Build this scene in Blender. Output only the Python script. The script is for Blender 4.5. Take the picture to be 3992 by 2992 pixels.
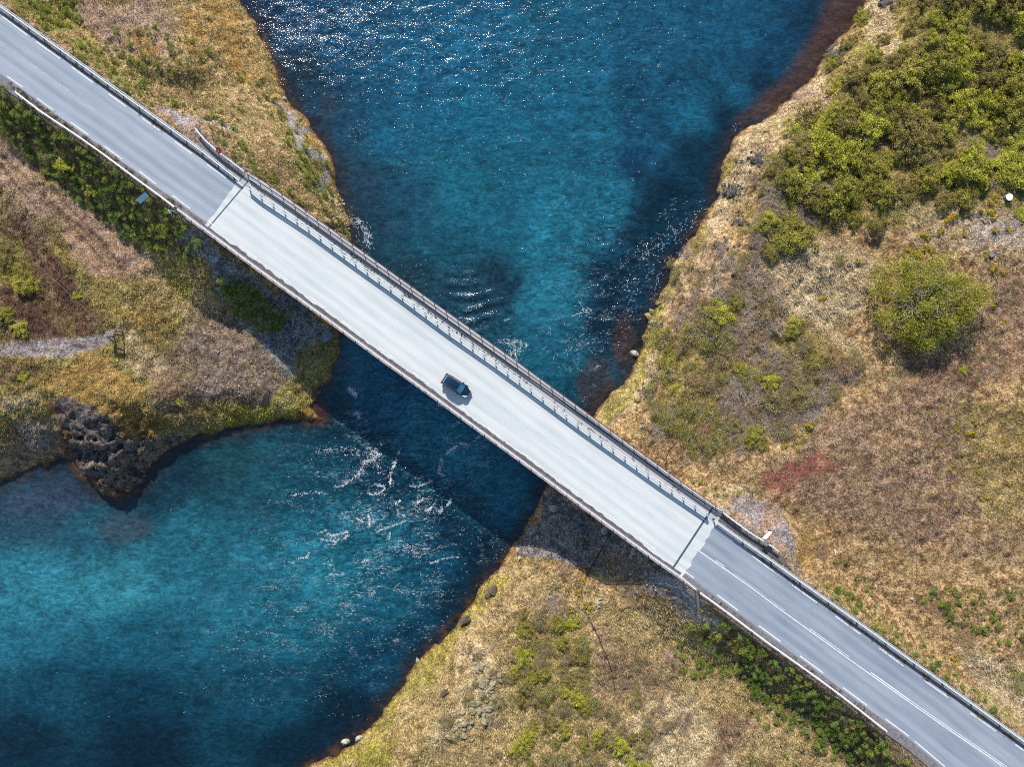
import bpy, math, random
import numpy as np
from mathutils import Vector, Matrix
random.seed(7); rng=np.random.default_rng(7)
for o in list(bpy.data.objects): bpy.data.objects.remove(o)
scn=bpy.context.scene; COL=scn.collection
# ------------------------------------------------------------ camera, sky, sun, exposure
H=120.0; PPM=25.0; CX,CY=1996.0,1496.0
cam=bpy.data.cameras.new('camera'); co=bpy.data.objects.new('camera',cam); COL.objects.link(co)
co.location=(0,0,H); co.rotation_euler=(0,0,0)
cam.sensor_width=36; cam.lens=36*H/(3992/PPM); cam.clip_end=3000; cam.clip_start=1
scn.camera=co
SUN_EL=math.radians(32.5); sd=Vector((-0.19,1.0)).normalized()
world=bpy.data.worlds.new("World"); scn.world=world; world.use_nodes=True
nt=world.node_tree; nt.nodes.clear()
sky=nt.nodes.new('ShaderNodeTexSky'); sky.sky_type='NISHITA'; sky.sun_disc=False
sky.sun_elevation=SUN_EL; sky.sun_rotation=math.atan2(sd.x,sd.y); sky.air_density=1.3; sky.dust_density=0.3; sky.ozone_density=2.5
bg=nt.nodes.new('ShaderNodeBackground'); bg.inputs['Strength'].default_value=0.11
wo=nt.nodes.new('ShaderNodeOutputWorld')
nt.links.new(sky.outputs[0],bg.inputs[0]); nt.links.new(bg.outputs[0],wo.inputs[0])
sl=bpy.data.lights.new('sun','SUN'); sl.energy=4.9; sl.angle=math.radians(0.5); sl.color=(1.0,0.95,0.87)
so=bpy.data.objects.new('sun',sl); COL.objects.link(so)
sdir=Vector((sd.x*math.cos(SUN_EL),sd.y*math.cos(SUN_EL),math.sin(SUN_EL)))
so.rotation_euler=sdir.to_track_quat('Z','Y').to_euler(); so.location=sdir*200
vs=scn.view_settings; vs.view_transform='Standard'; vs.look='None'; vs.gamma=1; vs.use_curve_mapping=False; vs.exposure=0.96
scn.cycles.use_denoising=False; scn.cycles.pixel_filter_type='BLACKMAN_HARRIS'; scn.cycles.filter_width=1.1; scn.cycles.sample_clamp_indirect=6
# ------------------------------------------------------------ helpers
FK=2.2
def lin(c):
    c=np.asarray(c,float)/255.0
    return np.where(c<=0.04045,c/12.92,((c+0.055)/1.055)**2.4)
def A(*c): return lin(c)/FK
def A4(*c): return tuple(A(*c))+(1.0,)
def W(px,py,z=0.0):
    k=(H-z)/H
    return Vector(((px-CX)/PPM*k,-(py-CY)/PPM*k,z))
def tag(o,label=None,cat=None,group=None,kind=None):
    if label: o['label']=label
    if cat: o['category']=cat
    if group: o['group']=group
    if kind: o['kind']=kind
    return o
def empty(name,loc,rz=0):
    o=bpy.data.objects.new(name,None); COL.objects.link(o); o.location=loc; o.rotation_euler=(0,0,rz); o.empty_display_size=0.2
    return o
def mkmesh(name,V,F,mat=None,col=None,uv=None,smooth=False,colB=None):
    me=bpy.data.meshes.new(name)
    V=np.asarray(V,dtype=np.float32).reshape(-1,3)
    if isinstance(F,np.ndarray):
        k=F.shape[1]; n=F.shape[0]
        me.vertices.add(len(V)); me.vertices.foreach_set('co',V.ravel())
        me.loops.add(n*k); me.loops.foreach_set('vertex_index',F.astype(np.int32).ravel())
        me.polygons.add(n); me.polygons.foreach_set('loop_start',np.arange(0,n*k,k,dtype=np.int32))
        me.update(calc_edges=True)
    else:
        me.from_pydata(V.tolist(),[],F); me.update()
    for nm,cc in (('col',col),('colb',colB)):
        if cc is not None:
            a=me.color_attributes.new(nm,'FLOAT_COLOR','POINT')
            cc=np.asarray(cc,dtype=np.float32)
            if cc.shape[1]==3: cc=np.concatenate([cc,np.ones((len(cc),1),np.float32)],1)
            a.data.foreach_set('color',cc.ravel())
    if uv is not None:
        u=me.uv_layers.new(name='uv'); li=np.empty(len(me.loops),np.int32); me.loops.foreach_get('vertex_index',li)
        u.data.foreach_set('uv',np.asarray(uv,np.float32)[li].ravel())
    if smooth: me.polygons.foreach_set('use_smooth',np.ones(len(me.polygons),bool))
    if mat: me.materials.append(mat)
    return me
def obj(name,me,parent=None,loc=None,rz=0):
    o=bpy.data.objects.new(name,me); COL.objects.link(o)
    if parent: o.parent=parent
    if loc is not None: o.location=loc
    if rz: o.rotation_euler=(0,0,rz)
    return o
class MB:
    def __init__(s): s.v=[]; s.f=[]
    def add(s,v,f):
        b=len(s.v); s.v+= [tuple(x) for x in v]; s.f+=[[b+i for i in q] for q in f]
    def box(s,c,d,rz=0,M=None):
        x,y,z=d[0]/2,d[1]/2,d[2]/2
        vs=[Vector(p) for p in ((-x,-y,-z),(x,-y,-z),(x,y,-z),(-x,y,-z),(-x,-y,z),(x,-y,z),(x,y,z),(-x,y,z))]
        R=M if M is not None else Matrix.Rotation(rz,3,'Z')
        s.add([R@p+Vector(c) for p in vs],[(0,3,2,1),(4,5,6,7),(0,1,5,4),(1,2,6,5),(2,3,7,6),(3,0,4,7)])
    def beam(s,a,b,w,h,ext=0):   # box between a and b, w horizontal, h vertical
        a=Vector(a); b=Vector(b); d=(b-a).normalized(); a=a-d*ext; b=b+d*ext
        up=Vector((0,0,1)) if abs(d.z)<0.95 else Vector((0,1,0))
        sx=d.cross(up).normalized(); uy=sx.cross(d)
        q=[]
        for p in (a,b):
            for i,j in ((-1,-1),(1,-1),(1,1),(-1,1)): q.append(p+sx*(w/2*i)+uy*(h/2*j))
        s.add(q,[(0,1,2,3),(7,6,5,4),(0,4,5,1),(1,5,6,2),(2,6,7,3),(3,7,4,0)])
    def tube(s,pts,r,n=6,r1=None):
        pts=[Vector(p) for p in pts]; m=len(pts); rings=[]
        for i,p in enumerate(pts):
            d=(pts[min(i+1,m-1)]-pts[max(i-1,0)]).normalized()
            up=Vector((0,0,1)) if abs(d.z)<0.9 else Vector((0,1,0))
            a=d.cross(up).normalized(); b=a.cross(d)
            rr=r if r1 is None else r+(r1-r)*i/(m-1)
            rings.append([p+a*math.cos(2*math.pi*k/n)*rr+b*math.sin(2*math.pi*k/n)*rr for k in range(n)])
        v=[x for R in rings for x in R]; f=[]
        for i in range(m-1):
            for k in range(n): f.append((i*n+k,i*n+(k+1)%n,(i+1)*n+(k+1)%n,(i+1)*n+k))
        f.append(tuple(range(n))[::-1]); f.append(tuple((m-1)*n+k for k in range(n)))
        s.add(v,f)
    def build(s,name,mat,parent=None,smooth=False):
        return obj(name,mkmesh(name,np.array([tuple(x) for x in s.v]),s.f,mat,smooth=smooth),parent)
def hashg(ix,iy,seed):
    h=(ix.astype(np.int64)*374761393+iy.astype(np.int64)*668265263+seed*1442695041)&0xffffffff
    h=((h^(h>>13))*1274126177)&0xffffffff
    h=h^(h>>16)
    return (h&0xffffff)/float(0xffffff)
def vn(x,y,seed=0):
    x=np.asarray(x,float); y=np.asarray(y,float)
    ix=np.floor(x); iy=np.floor(y); fx=x-ix; fy=y-iy; fx=fx*fx*(3-2*fx); fy=fy*fy*(3-2*fy)
    a=hashg(ix,iy,seed); b=hashg(ix+1,iy,seed); c=hashg(ix,iy+1,seed); d=hashg(ix+1,iy+1,seed)
    return (a*(1-fx)+b*fx)*(1-fy)+(c*(1-fx)+d*fx)*fy
def fbm(x,y,o=4,seed=0):
    s=0;a=1;t=0
    for i in range(o):
        s=s+a*vn(x*2**i+17.3*i,y*2**i-9.1*i,seed+i); t+=a; a*=0.55
    return s/t
def sdpoly(P,X,Y):   # signed distance, + inside
    P=np.asarray(P,float); n=len(P); X=np.asarray(X,float); Y=np.asarray(Y,float)
    d2=np.full(X.shape,1e18); ins=np.zeros(X.shape,bool)
    for i in range(n):
        x0,y0=P[i]; x1,y1=P[(i+1)%n]; ex,ey=x1-x0,y1-y0
        t=np.clip(((X-x0)*ex+(Y-y0)*ey)/(ex*ex+ey*ey+1e-12),0,1)
        dx=X-x0-t*ex; dy=Y-y0-t*ey; d2=np.minimum(d2,dx*dx+dy*dy)
        if y0!=y1:
            c=((y0>Y)!=(y1>Y))&(X<(x1-x0)*(Y-y0)/(y1-y0)+x0); ins^=c
    return np.where(ins,1,-1)*np.sqrt(d2)
def dline(P,X,Y):
    d2=np.full(np.shape(X),1e18)
    for i in range(len(P)-1):
        x0,y0=P[i]; x1,y1=P[i+1]; ex,ey=x1-x0,y1-y0
        t=np.clip(((X-x0)*ex+(Y-y0)*ey)/(ex*ex+ey*ey+1e-12),0,1)
        d2=np.minimum(d2,(X-x0-t*ex)**2+(Y-y0-t*ey)**2)
    return np.sqrt(d2)
def sm(a,b,x):
    t=np.clip((x-a)/(b-a),0,1); return t*t*(3-2*t)
# ------------------------------------------------------------ materials
MATS={}
def nodes(name):
    m=bpy.data.materials.new(name); m.use_nodes=True; n=m.node_tree; n.nodes.clear()
    out=n.nodes.new('ShaderNodeOutputMaterial'); p=n.nodes.new('ShaderNodeBsdfPrincipled'); n.links.new(p.outputs[0],out.inputs[0])
    return m,n,p
def N(n,t,**k):
    x=n.nodes.new(t)
    for a,b in k.items():
        if a in x.inputs.keys(): x.inputs[a].default_value=b
        else: setattr(x,a,b)
    return x
def noise(n,vec,scale,detail=4,rough=0.6,dist=0.0):
    x=n.nodes.new('ShaderNodeTexNoise'); x.inputs['Scale'].default_value=scale; x.inputs['Detail'].default_value=detail
    x.inputs['Roughness'].default_value=rough; x.inputs['Distortion'].default_value=dist
    if vec is not None: n.links.new(vec,x.inputs['Vector'])
    return x.outputs['Fac']
def mr(n,v,a,b,c,d,clamp=True):
    x=n.nodes.new('ShaderNodeMapRange'); x.clamp=clamp
    n.links.new(v,x.inputs[0])
    for i,q in enumerate((a,b,c,d)): x.inputs[i+1].default_value=q
    return x.outputs[0]
def mixc(n,f,a,b,bt='MIX'):
    x=n.nodes.new('ShaderNodeMix'); x.data_type='RGBA'; x.blend_type=bt
    for s,v in ((x.inputs[0],f),(x.inputs[6],a),(x.inputs[7],b)):
        if hasattr(v,'is_output') or isinstance(v,bpy.types.NodeSocket): n.links.new(v,s)
        else: s.default_value=v
    return x.outputs[2]
def math_(n,op,a,b=None):
    x=n.nodes.new('ShaderNodeMath'); x.operation=op
    for i,v in enumerate((a,b)):
        if v is None: continue
        if isinstance(v,bpy.types.NodeSocket): n.links.new(v,x.inputs[i])
        else: x.inputs[i].default_value=v
    return x.outputs[0]
def bump(n,p,h,st,dist):
    b=n.nodes.new('ShaderNodeBump'); b.inputs['Strength'].default_value=st; b.inputs['Distance'].default_value=dist
    n.links.new(h,b.inputs['Height']); n.links.new(b.outputs[0],p.inputs['Normal']); return b
def simple(name,c,rough=0.6,metal=0.0,var=0.25,scale=3.0,bmp=0.0,c2=None):
    m,n,p=nodes(name); tc=n.nodes.new('ShaderNodeTexCoord')
    f=noise(n,tc.outputs['Object'],scale,5,0.65)
    base=np.array(c[:3]); other=np.array(c2[:3]) if c2 is not None else base*(1-var)
    hi=base*(1+var*0.5) if c2 is None else base
    p.inputs['Roughness'].default_value=rough; p.inputs['Metallic'].default_value=metal
    cc=mixc(n,mr(n,f,0.35,0.65,0,1),tuple(other)+(1,),tuple(np.minimum(hi,0.95))+(1,))
    n.links.new(cc,p.inputs['Base Color'])
    if bmp: bump(n,p,f,bmp,0.1)
    return m
def vcmat(name,rough=0.8,trans=0.0,nsc=6.0,lo=0.7,hi=1.25):
    m,n,p=nodes(name); a=N(n,'ShaderNodeVertexColor',layer_name='col'); tc=n.nodes.new('ShaderNodeTexCoord')
    f=mr(n,noise(n,tc.outputs['Object'],nsc,3,0.6),0.3,0.7,lo,hi)
    mul=n.nodes.new('ShaderNodeVectorMath'); mul.operation='SCALE'; n.links.new(a.outputs[0],mul.inputs[0]); n.links.new(f,mul.inputs['Scale'])
    n.links.new(mul.outputs[0],p.inputs['Base Color']); p.inputs['Roughness'].default_value=rough
    p.inputs['Specular IOR Level'].default_value=0.15
    if trans:
        out=[x for x in n.nodes if x.type=='OUTPUT_MATERIAL'][0]
        t=n.nodes.new('ShaderNodeBsdfTranslucent'); n.links.new(mul.outputs[0],t.inputs[0])
        mx=n.nodes.new('ShaderNodeMixShader'); mx.inputs[0].default_value=trans
        n.links.new(p.outputs[0],mx.inputs[1]); n.links.new(t.outputs[0],mx.inputs[2]); n.links.new(mx.outputs[0],out.inputs[0])
    return m
M={}
M['leaf']=vcmat('foliage',0.75,0.12,4.0,0.7,1.85)
M['grass']=vcmat('grass_blades',0.8,0.2,0.9,0.4,1.75)
M['twig']=vcmat('twigs',0.85,0,6.0,1.0,1.9)
M['flower']=vcmat('flower_petals',0.7,0.2)
M['foam']=simple('water_foam',A(235,240,245),0.7,var=0.2,scale=8)
M['steel']=simple('galvanised_steel',A(205,215,225),0.55,0.0,0.18,2.5)
M['railblue']=simple('pale_blue_rail_steel',A(222,244,252)*1.15,0.5,0.0,0.12,2.5)
M['steelpale']=simple('pale_steel',A(255,255,255)*1.3,0.5,0.0,0.12,2.5)
M['steeldark']=simple('dark_steel',A(80,88,105),0.5,0.2,0.3,3)
M['rust']=simple('rusty_rail_paint',A(150,62,50),0.7,0,0.45,3,c2=A(85,45,42))
M['pipe']=simple('black_pipe',A(38,38,52),0.45,0,0.3,2)
M['concrete']=simple('concrete',A(200,200,205),0.85,0,0.3,1.2,0.3)
M['conc_pink']=simple('weathered_concrete_edge',A(205,190,190),0.85,0,0.35,1.5,0.3,c2=A(150,135,135))
M['conc_grey']=simple('grey_concrete',A(150,155,165),0.9,0,0.3,1.2,0.3)
M['paint']=simple('road_paint',A(255,255,255)*1.12,0.7,0,0.25,2.2)
M['oldpaint']=simple('worn_road_paint',A(245,247,250),0.7,0,0.3,2.2,c2=A(165,170,180))
M['dark']=simple('joint_rubber',A(62,70,88),0.7,0,0.3,3,c2=A(95,100,112))
M['rock']=simple('dark_basalt',A(122,112,108),0.9,0,0.5,2.2,0.8,c2=A(46,41,42))
M['rockbrown']=simple('brown_boulder',A(135,112,90),0.9,0,0.4,1.6,0.8,c2=A(85,70,55))
M['rockpale']=simple('pale_boulder',A(220,215,200),0.9,0,0.3,1.6,0.8,c2=A(150,140,120))
M['rockmoss']=simple('mossy_boulder',A(190,170,100),0.9,0,0.3,1.6,0.8,c2=A(130,112,70))
M['rocklichen']=simple('lichen_boulder',A(196,184,150),0.9,0,0.3,2.2,0.9,c2=A(140,124,92))
M['wood']=simple('weathered_timber',A(200,188,170),0.85,0,0.35,6,0.3,c2=A(130,118,105))
M['wooddark']=simple('dark_old_timber',A(140,122,108),0.85,0,0.35,6,0.3,c2=A(55,48,46))
M['white']=simple('white_paint',A(255,255,255)*1.4,0.5,0,0.08,2)
M['signblue']=simple('pale_blue_panel',A(170,215,235),0.35,0,0.12,2)
M['signred']=simple('red_sign_enamel',A(225,40,45),0.4,0,0.1,2)
M['branch']=simple('birch_bark',A(205,195,180),0.8,0,0.3,5,c2=A(140,125,110))
M['hose']=simple('black_hose',A(45,40,42),0.6,0,0.2,3)
M['stump']=simple('rusty_barrel_lid',A(175,160,160),0.6,0,0.3,4,c2=A(120,95,90))
# ground
m,n,p=nodes('ground_cover'); M['ground']=m
geo=n.nodes.new('ShaderNodeNewGeometry'); P_=geo.outputs['Position']
ca=N(n,'ShaderNodeVertexColor',layer_name='col'); cb=N(n,'ShaderNodeVertexColor',layer_name='colb')
f1=noise(n,P_,0.95,7,0.72,0.6); f2=noise(n,P_,3.6,5,0.72,0.3); f3=noise(n,P_,9,3,0.7); f4=noise(n,P_,0.16,4,0.6)
base=mixc(n,mr(n,f1,0.44,0.56,0,1),cb.outputs[0],ca.outputs[0])
f6=noise(n,P_,0.42,6,0.68,0.8); amt=mr(n,cb.outputs[1],0,1,0.35,1.0)
base=mixc(n,math_(n,'MULTIPLY',mr(n,f6,0.53,0.66,0,0.75),amt),base,(0.30,0.235,0.14,1))
base=mixc(n,math_(n,'MULTIPLY',mr(n,f6,0.46,0.34,0,0.75),amt),base,(0.055,0.036,0.020,1))
f7=noise(n,P_,0.26,6,0.7,1.0)
base=mixc(n,math_(n,'MULTIPLY',mr(n,f7,0.51,0.58,0,0.75),amt),base,(0.105,0.088,0.030,1))
f8=noise(n,P_,0.7,5,0.7,0.5)
base=mixc(n,math_(n,'MULTIPLY',mr(n,f8,0.46,0.37,0,0.85),amt),base,(0.060,0.046,0.026,1))
v1=mr(n,f2,0.35,0.67,0.26,2.2); v2=mr(n,f3,0.3,0.7,0.76,1.3); v3=mr(n,f4,0.3,0.7,0.85,1.15)
v=math_(n,'MULTIPLY',math_(n,'MULTIPLY',v1,v2),v3); v=math_(n,'MULTIPLY',v,1.38)
mul=n.nodes.new('ShaderNodeVectorMath'); mul.operation='SCALE'; n.links.new(base,mul.inputs[0]); n.links.new(v,mul.inputs['Scale'])
f5=noise(n,P_,1.9,3,0.6)
warm=mixc(n,mr(n,f5,0.35,0.65,0,1),(1.14,0.96,0.82,1),(1.0,0.98,0.98,1))
cc=mixc(n,1.0,mul.outputs[0],warm,'MULTIPLY'); n.links.new(cc,p.inputs['Base Color'])
p.inputs['Roughness'].default_value=0.95; p.inputs['Specular IOR Level'].default_value=0.1
hh=math_(n,'ADD',math_(n,'MULTIPLY',f2,0.6),math_(n,'MULTIPLY',f3,0.35)); bump(n,p,hh,1.0,0.6)
# asphalt / deck
def roadmat(name,c,c2,track,crack,nfreq=0.9,w=7.0,conc=False):
    m,n,p=nodes(name); uv=n.nodes.new('ShaderNodeUVMap'); uv.uv_map='uv'
    mp=n.nodes.new('ShaderNodeMapping'); mp.inputs['Scale'].default_value=(0.045,nfreq,1); n.links.new(uv.outputs[0],mp.inputs[0])
    st=noise(n,mp.outputs[0],1.0,4,0.55,0.2)
    mp2=n.nodes.new('ShaderNodeMapping'); mp2.inputs['Scale'].default_value=(0.3,1.0,1); n.links.new(uv.outputs[0],mp2.inputs[0])
    bl=noise(n,mp2.outputs[0],0.5,6,0.65)
    gr=noise(n,uv.outputs[0],6.0,4,0.8)
    sx=n.nodes.new('ShaderNodeSeparateXYZ'); n.links.new(uv.outputs[0],sx.inputs[0])
    # wheel tracks: smooth polished bands along the lanes
    tr=math_(n,'SINE',math_(n,'MULTIPLY',sx.outputs[1],2*math.pi/1.75)); tr=mr(n,tr,-1,1,0,1)
    f=math_(n,'ADD',math_(n,'MULTIPLY',st,0.55),math_(n,'ADD',math_(n,'MULTIPLY',bl,0.36),math_(n,'MULTIPLY',tr,track)))
    col=mixc(n,mr(n,f,0.37,0.68,0,1),c2,c)
    g=mr(n,gr,0.25,0.75,0.82,1.16)
    mul=n.nodes.new('ShaderNodeVectorMath'); mul.operation='SCALE'; n.links.new(col,mul.inputs[0]); n.links.new(g,mul.inputs['Scale'])
    outc=mul.outputs[0]
    if crack:
        cr=noise(n,mp2.outputs[0],1.6,5,0.7,1.5); k=mr(n,cr,0.60,0.72,0,crack)
        outc=mixc(n,k,outc,tuple(np.array(c2[:3])*0.6)+(1,))
    n.links.new(outc,p.inputs['Base Color']); p.inputs['Roughness'].default_value=0.85; p.inputs['Specular IOR Level'].default_value=0.25
    bump(n,p,gr,0.15,0.02)
    return m
M['asphalt']=roadmat('asphalt',A4(194,202,213),A4(160,170,186),0.12,0.35)
M['asphalt2']=roadmat('patched_asphalt',A4(190,198,209),A4(150,160,177),0.10,0.55)
M['deck']=roadmat('pale_concrete_deck',A4(250,251,248),A4(222,227,228),0.14,0.0)
M['walk']=roadmat('walkway_concrete',A4(232,226,222),A4(205,200,202),0.0,0.15)
M['dirt']=simple('road_dirt',A(130,122,126),0.95,0,0.3,1.8,0.2,c2=A(92,86,92))
M['shoulder']=simple('gravel_shoulder',A(158,152,158),0.95,0,0.3,1.8,0.4,c2=A(118,108,108))
# water
m,n,p=nodes('river_water'); M['water']=m
geo=n.nodes.new('ShaderNodeNewGeometry'); P_=geo.outputs['Position']
ca=N(n,'ShaderNodeVertexColor',layer_name='col'); cb=N(n,'ShaderNodeVertexColor',layer_name='colb')
mp=n.nodes.new('ShaderNodeMapping'); mp.inputs['Rotation'].default_value=(0,0,math.radians(-35)); mp.inputs['Scale'].default_value=(0.8,1.5,1); n.links.new(P_,mp.inputs[0])
big=noise(n,P_,0.07,5,0.62,1.4); mid=noise(n,mp.outputs[0],0.42,6,0.66,1.3); fine=noise(n,mp.outputs[0],1.5,6,0.72,0.8)
rip=noise(n,mp.outputs[0],4.2,3,0.6,0.6)
sb=n.nodes.new('ShaderNodeSeparateColor'); n.links.new(cb.outputs[0],sb.inputs[0])   # r roughness of flow, g rocky bed, b streak contrast
v=math_(n,'MULTIPLY',mr(n,mid,0.3,0.7,0.58,1.42),mr(n,fine,0.3,0.7,0.6,1.42))
v=math_(n,'MULTIPLY',v,mr(n,big,0.3,0.7,0.8,1.22))
mq=n.nodes.new('ShaderNodeMapping'); mq.inputs['Rotation'].default_value=(0,0,math.radians(-48)); mq.inputs['Scale'].default_value=(0.75,1.5,1); n.links.new(P_,mq.inputs[0])
r1=noise(n,mq.outputs[0],0.33,5,0.6,1.8); r2=noise(n,mq.outputs[0],0.9,4,0.65,1.6)
q1=mr(n,math_(n,'ABSOLUTE',math_(n,'SUBTRACT',r1,0.5)),0,0.07,0,1); q2=mr(n,math_(n,'ABSOLUTE',math_(n,'SUBTRACT',r2,0.5)),0,0.09,0,1)
tb=math_(n,'ADD',math_(n,'MULTIPLY',sb.outputs[0],0.75),0.25)
v=math_(n,'MULTIPLY',v,math_(n,'SUBTRACT',1.06,math_(n,'MULTIPLY',math_(n,'SUBTRACT',1.0,q1),math_(n,'MULTIPLY',tb,0.8))))  # dark ripple lines painted into the colour in place of sky reflections
v=math_(n,'MULTIPLY',v,math_(n,'ADD',0.92,math_(n,'MULTIPLY',math_(n,'SUBTRACT',1.0,q2),math_(n,'MULTIPLY',tb,0.65))))  # bright ripple lines painted into the colour the same way
mul=n.nodes.new('ShaderNodeVectorMath'); mul.operation='SCALE'; n.links.new(ca.outputs[0],mul.inputs[0]); n.links.new(v,mul.inputs['Scale'])
mf=n.nodes.new('ShaderNodeMapping'); mf.inputs['Rotation'].default_value=(0,0,math.radians(-22)); mf.inputs['Scale'].default_value=(0.6,1.7,1); n.links.new(P_,mf.inputs[0])
fa=noise(n,mf.outputs[0],0.75,5,0.62,1.2); fb=noise(n,mf.outputs[0],0.30,3,0.55,0.8); fc=noise(n,mf.outputs[0],3.2,3,0.7,0.5)
ridge=mr(n,math_(n,'ABSOLUTE',math_(n,'SUBTRACT',fa,0.5)),0.0,0.035,1,0)
fm=math_(n,'MULTIPLY',math_(n,'MULTIPLY',ridge,mr(n,fb,0.50,0.60,0,1)),mr(n,fc,0.46,0.60,0,1))
fm=math_(n,'MULTIPLY',fm,sb.outputs[1])
wc=mixc(n,fm,mul.outputs[0],(0.52,0.58,0.60,1))
n.links.new(wc,p.inputs['Base Color']); p.inputs['Roughness'].default_value=0.10; p.inputs['IOR'].default_value=1.33
p.inputs['Specular IOR Level'].default_value=0.5
h=math_(n,'ADD',math_(n,'MULTIPLY',mid,0.55),math_(n,'ADD',math_(n,'MULTIPLY',fine,0.30),math_(n,'MULTIPLY',rip,0.03)))
h=math_(n,'MULTIPLY',h,math_(n,'ADD',sb.outputs[0],0.35))
bump(n,p,h,1.0,0.21)
# ------------------------------------------------------------ road and bridge lines (surveyed as photo pixels at road level)
NEd=np.array([(-6000,-4160),(-500,-310),(9,63),(106,136),(235,228),(362,321),(491,414),(622,509),(748,599),(882,694),(1340,1022),(1412,1073),(1477,1119),(1550,1174),(2000,1500),(2400,1780),(2776,2050),(2860,2114),(2933,2169),(3023,2236),(3186,2353),(3354,2475),(3523,2599),(3700,2724),(3883,2853),(3958,2905),(4500,3290),(9000,6480)],float)
SWd=np.array([(-6000,-3930),(-500,-80),(27,296),(88,339),(145,382),(208,429),(275,475),(345,525),(407,569),(476,620),(543,667),(608,717),(673,762),(741,813),(810,859),(871,911),(936,958),(1066,1053),(1203,1152),(1335,1252),(1473,1351),(1610,1452),(1752,1555),(1823,1607),(1963,1712),(2109,1819),(2258,1927),(2409,2038),(2561,2147),(2692,2246),(2796,2321),(2877,2382),(3044,2504),(3209,2626),(3381,2753),(3544,2873),(3639,2954),(3684,2992),(4300,3455),(9000,6740)],float)
GRne=np.array([(-6000,-4185),(-500,-335),(0,23),(300,238),(597,452),(700,526),(781,584),(881,663),(971,732),(1000,757),(1190,883),(1366,1012),(1506,1112),(1733,1281),(1927,1417),(2068,1520),(2258,1662),(2561,1878),(2767,2018),(2871,2095),(2982,2170),(3100,2255),(3200,2326),(3311,2404),(3428,2488),(3541,2570),(3664,2656),(3779,2739),(3897,2824),(3992,2893),(4500,3260),(9000,6450)],float)
PEDne=np.array([(834,569),(874,600),(915,631),(959,663),(1000,690),(1090,750),(1300,900),(1499,1043),(1700,1187),(2000,1401),(2253,1586),(2452,1733),(2656,1880),(2817,1993)],float)
GRsw=np.array([(59,357),(154,430),(300,527),(400,598),(537,700),(622,762),(690,814),(800,895),(1000,1044),(1181,1175),(1321,1277),(1509,1415),(1604,1483),(1699,1552),(1889,1692),(2000,1773),(2330,2018),(2561,2187),(2651,2250),(2719,2305),(2805,2367),(3000,2513),(3186,2645),(3300,2730),(3413,2819),(3485,2875)],float)
def Lf(P,x): return np.interp(x,P[:,0],P[:,1])
def ribbon(fa,fb,xa0,xa1,xb0,xb1,n=120,mt=6,z=0.0,mat=None,jit0=0,jit1=0,za=None,zb=None):
    u=np.linspace(0,1,n); V=[];UV=[]
    xa=xa0+(xa1-xa0)*u; xb=xb0+(xb1-xb0)*u; ya=fa(xa); yb=fb(xb)
    T=np.linspace(0,1,mt)
    pa=np.stack([xa,ya],1); pb=np.stack([xb,yb],1)
    for j in range(n):
        for k in range(mt):
            q=pa[j]*(1-T[k])+pb[j]*T[k]
            q=q.copy()
            if j==0 and jit0: q[0]+=jit0*(fbm(np.array([k*.45]),np.array([3.3]),3,5)[0]-0.5)*1.6
            if j==n-1 and jit1: q[0]+=jit1*(fbm(np.array([k*.45]),np.array([7.7]),3,9)[0]-0.5)*1.6
            w=W(q[0],q[1],z); V.append(tuple(w))
            UV.append((np.hypot(*(pa[j]-pa[0]))/PPM*1.0,T[k]*np.hypot(*(pb[j]-pa[j]))/PPM))
    F=np.array([(j*mt+k,(j+1)*mt+k,(j+1)*mt+k+1,j*mt+k+1) for j in range(n-1) for k in range(mt-1)])
    V=np.array(V)
    e1=V[F[0,1]]-V[F[0,0]]; e2=V[F[0,3]]-V[F[0,0]]
    if e1[0]*e2[1]-e1[1]*e2[0]<0: F=F[:,::-1].copy()
    return V,F,UV
nrm=np.array([0.585,-0.811])
def off(P,d):   # function: line P moved by d px toward NE (perpendicular)
    Q=P+nrm*d
    return lambda x: np.interp(x,Q[:,0],Q[:,1])
# joints: left A(SW)->B(NE), right
JL=((808,893),(968,705)); JR=((2620,2222),(2782,1975))
def shiftx(J,d): return ((J[0][0]+d,J[0][1]),(J[1][0]+d,J[1][1]))
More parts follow.
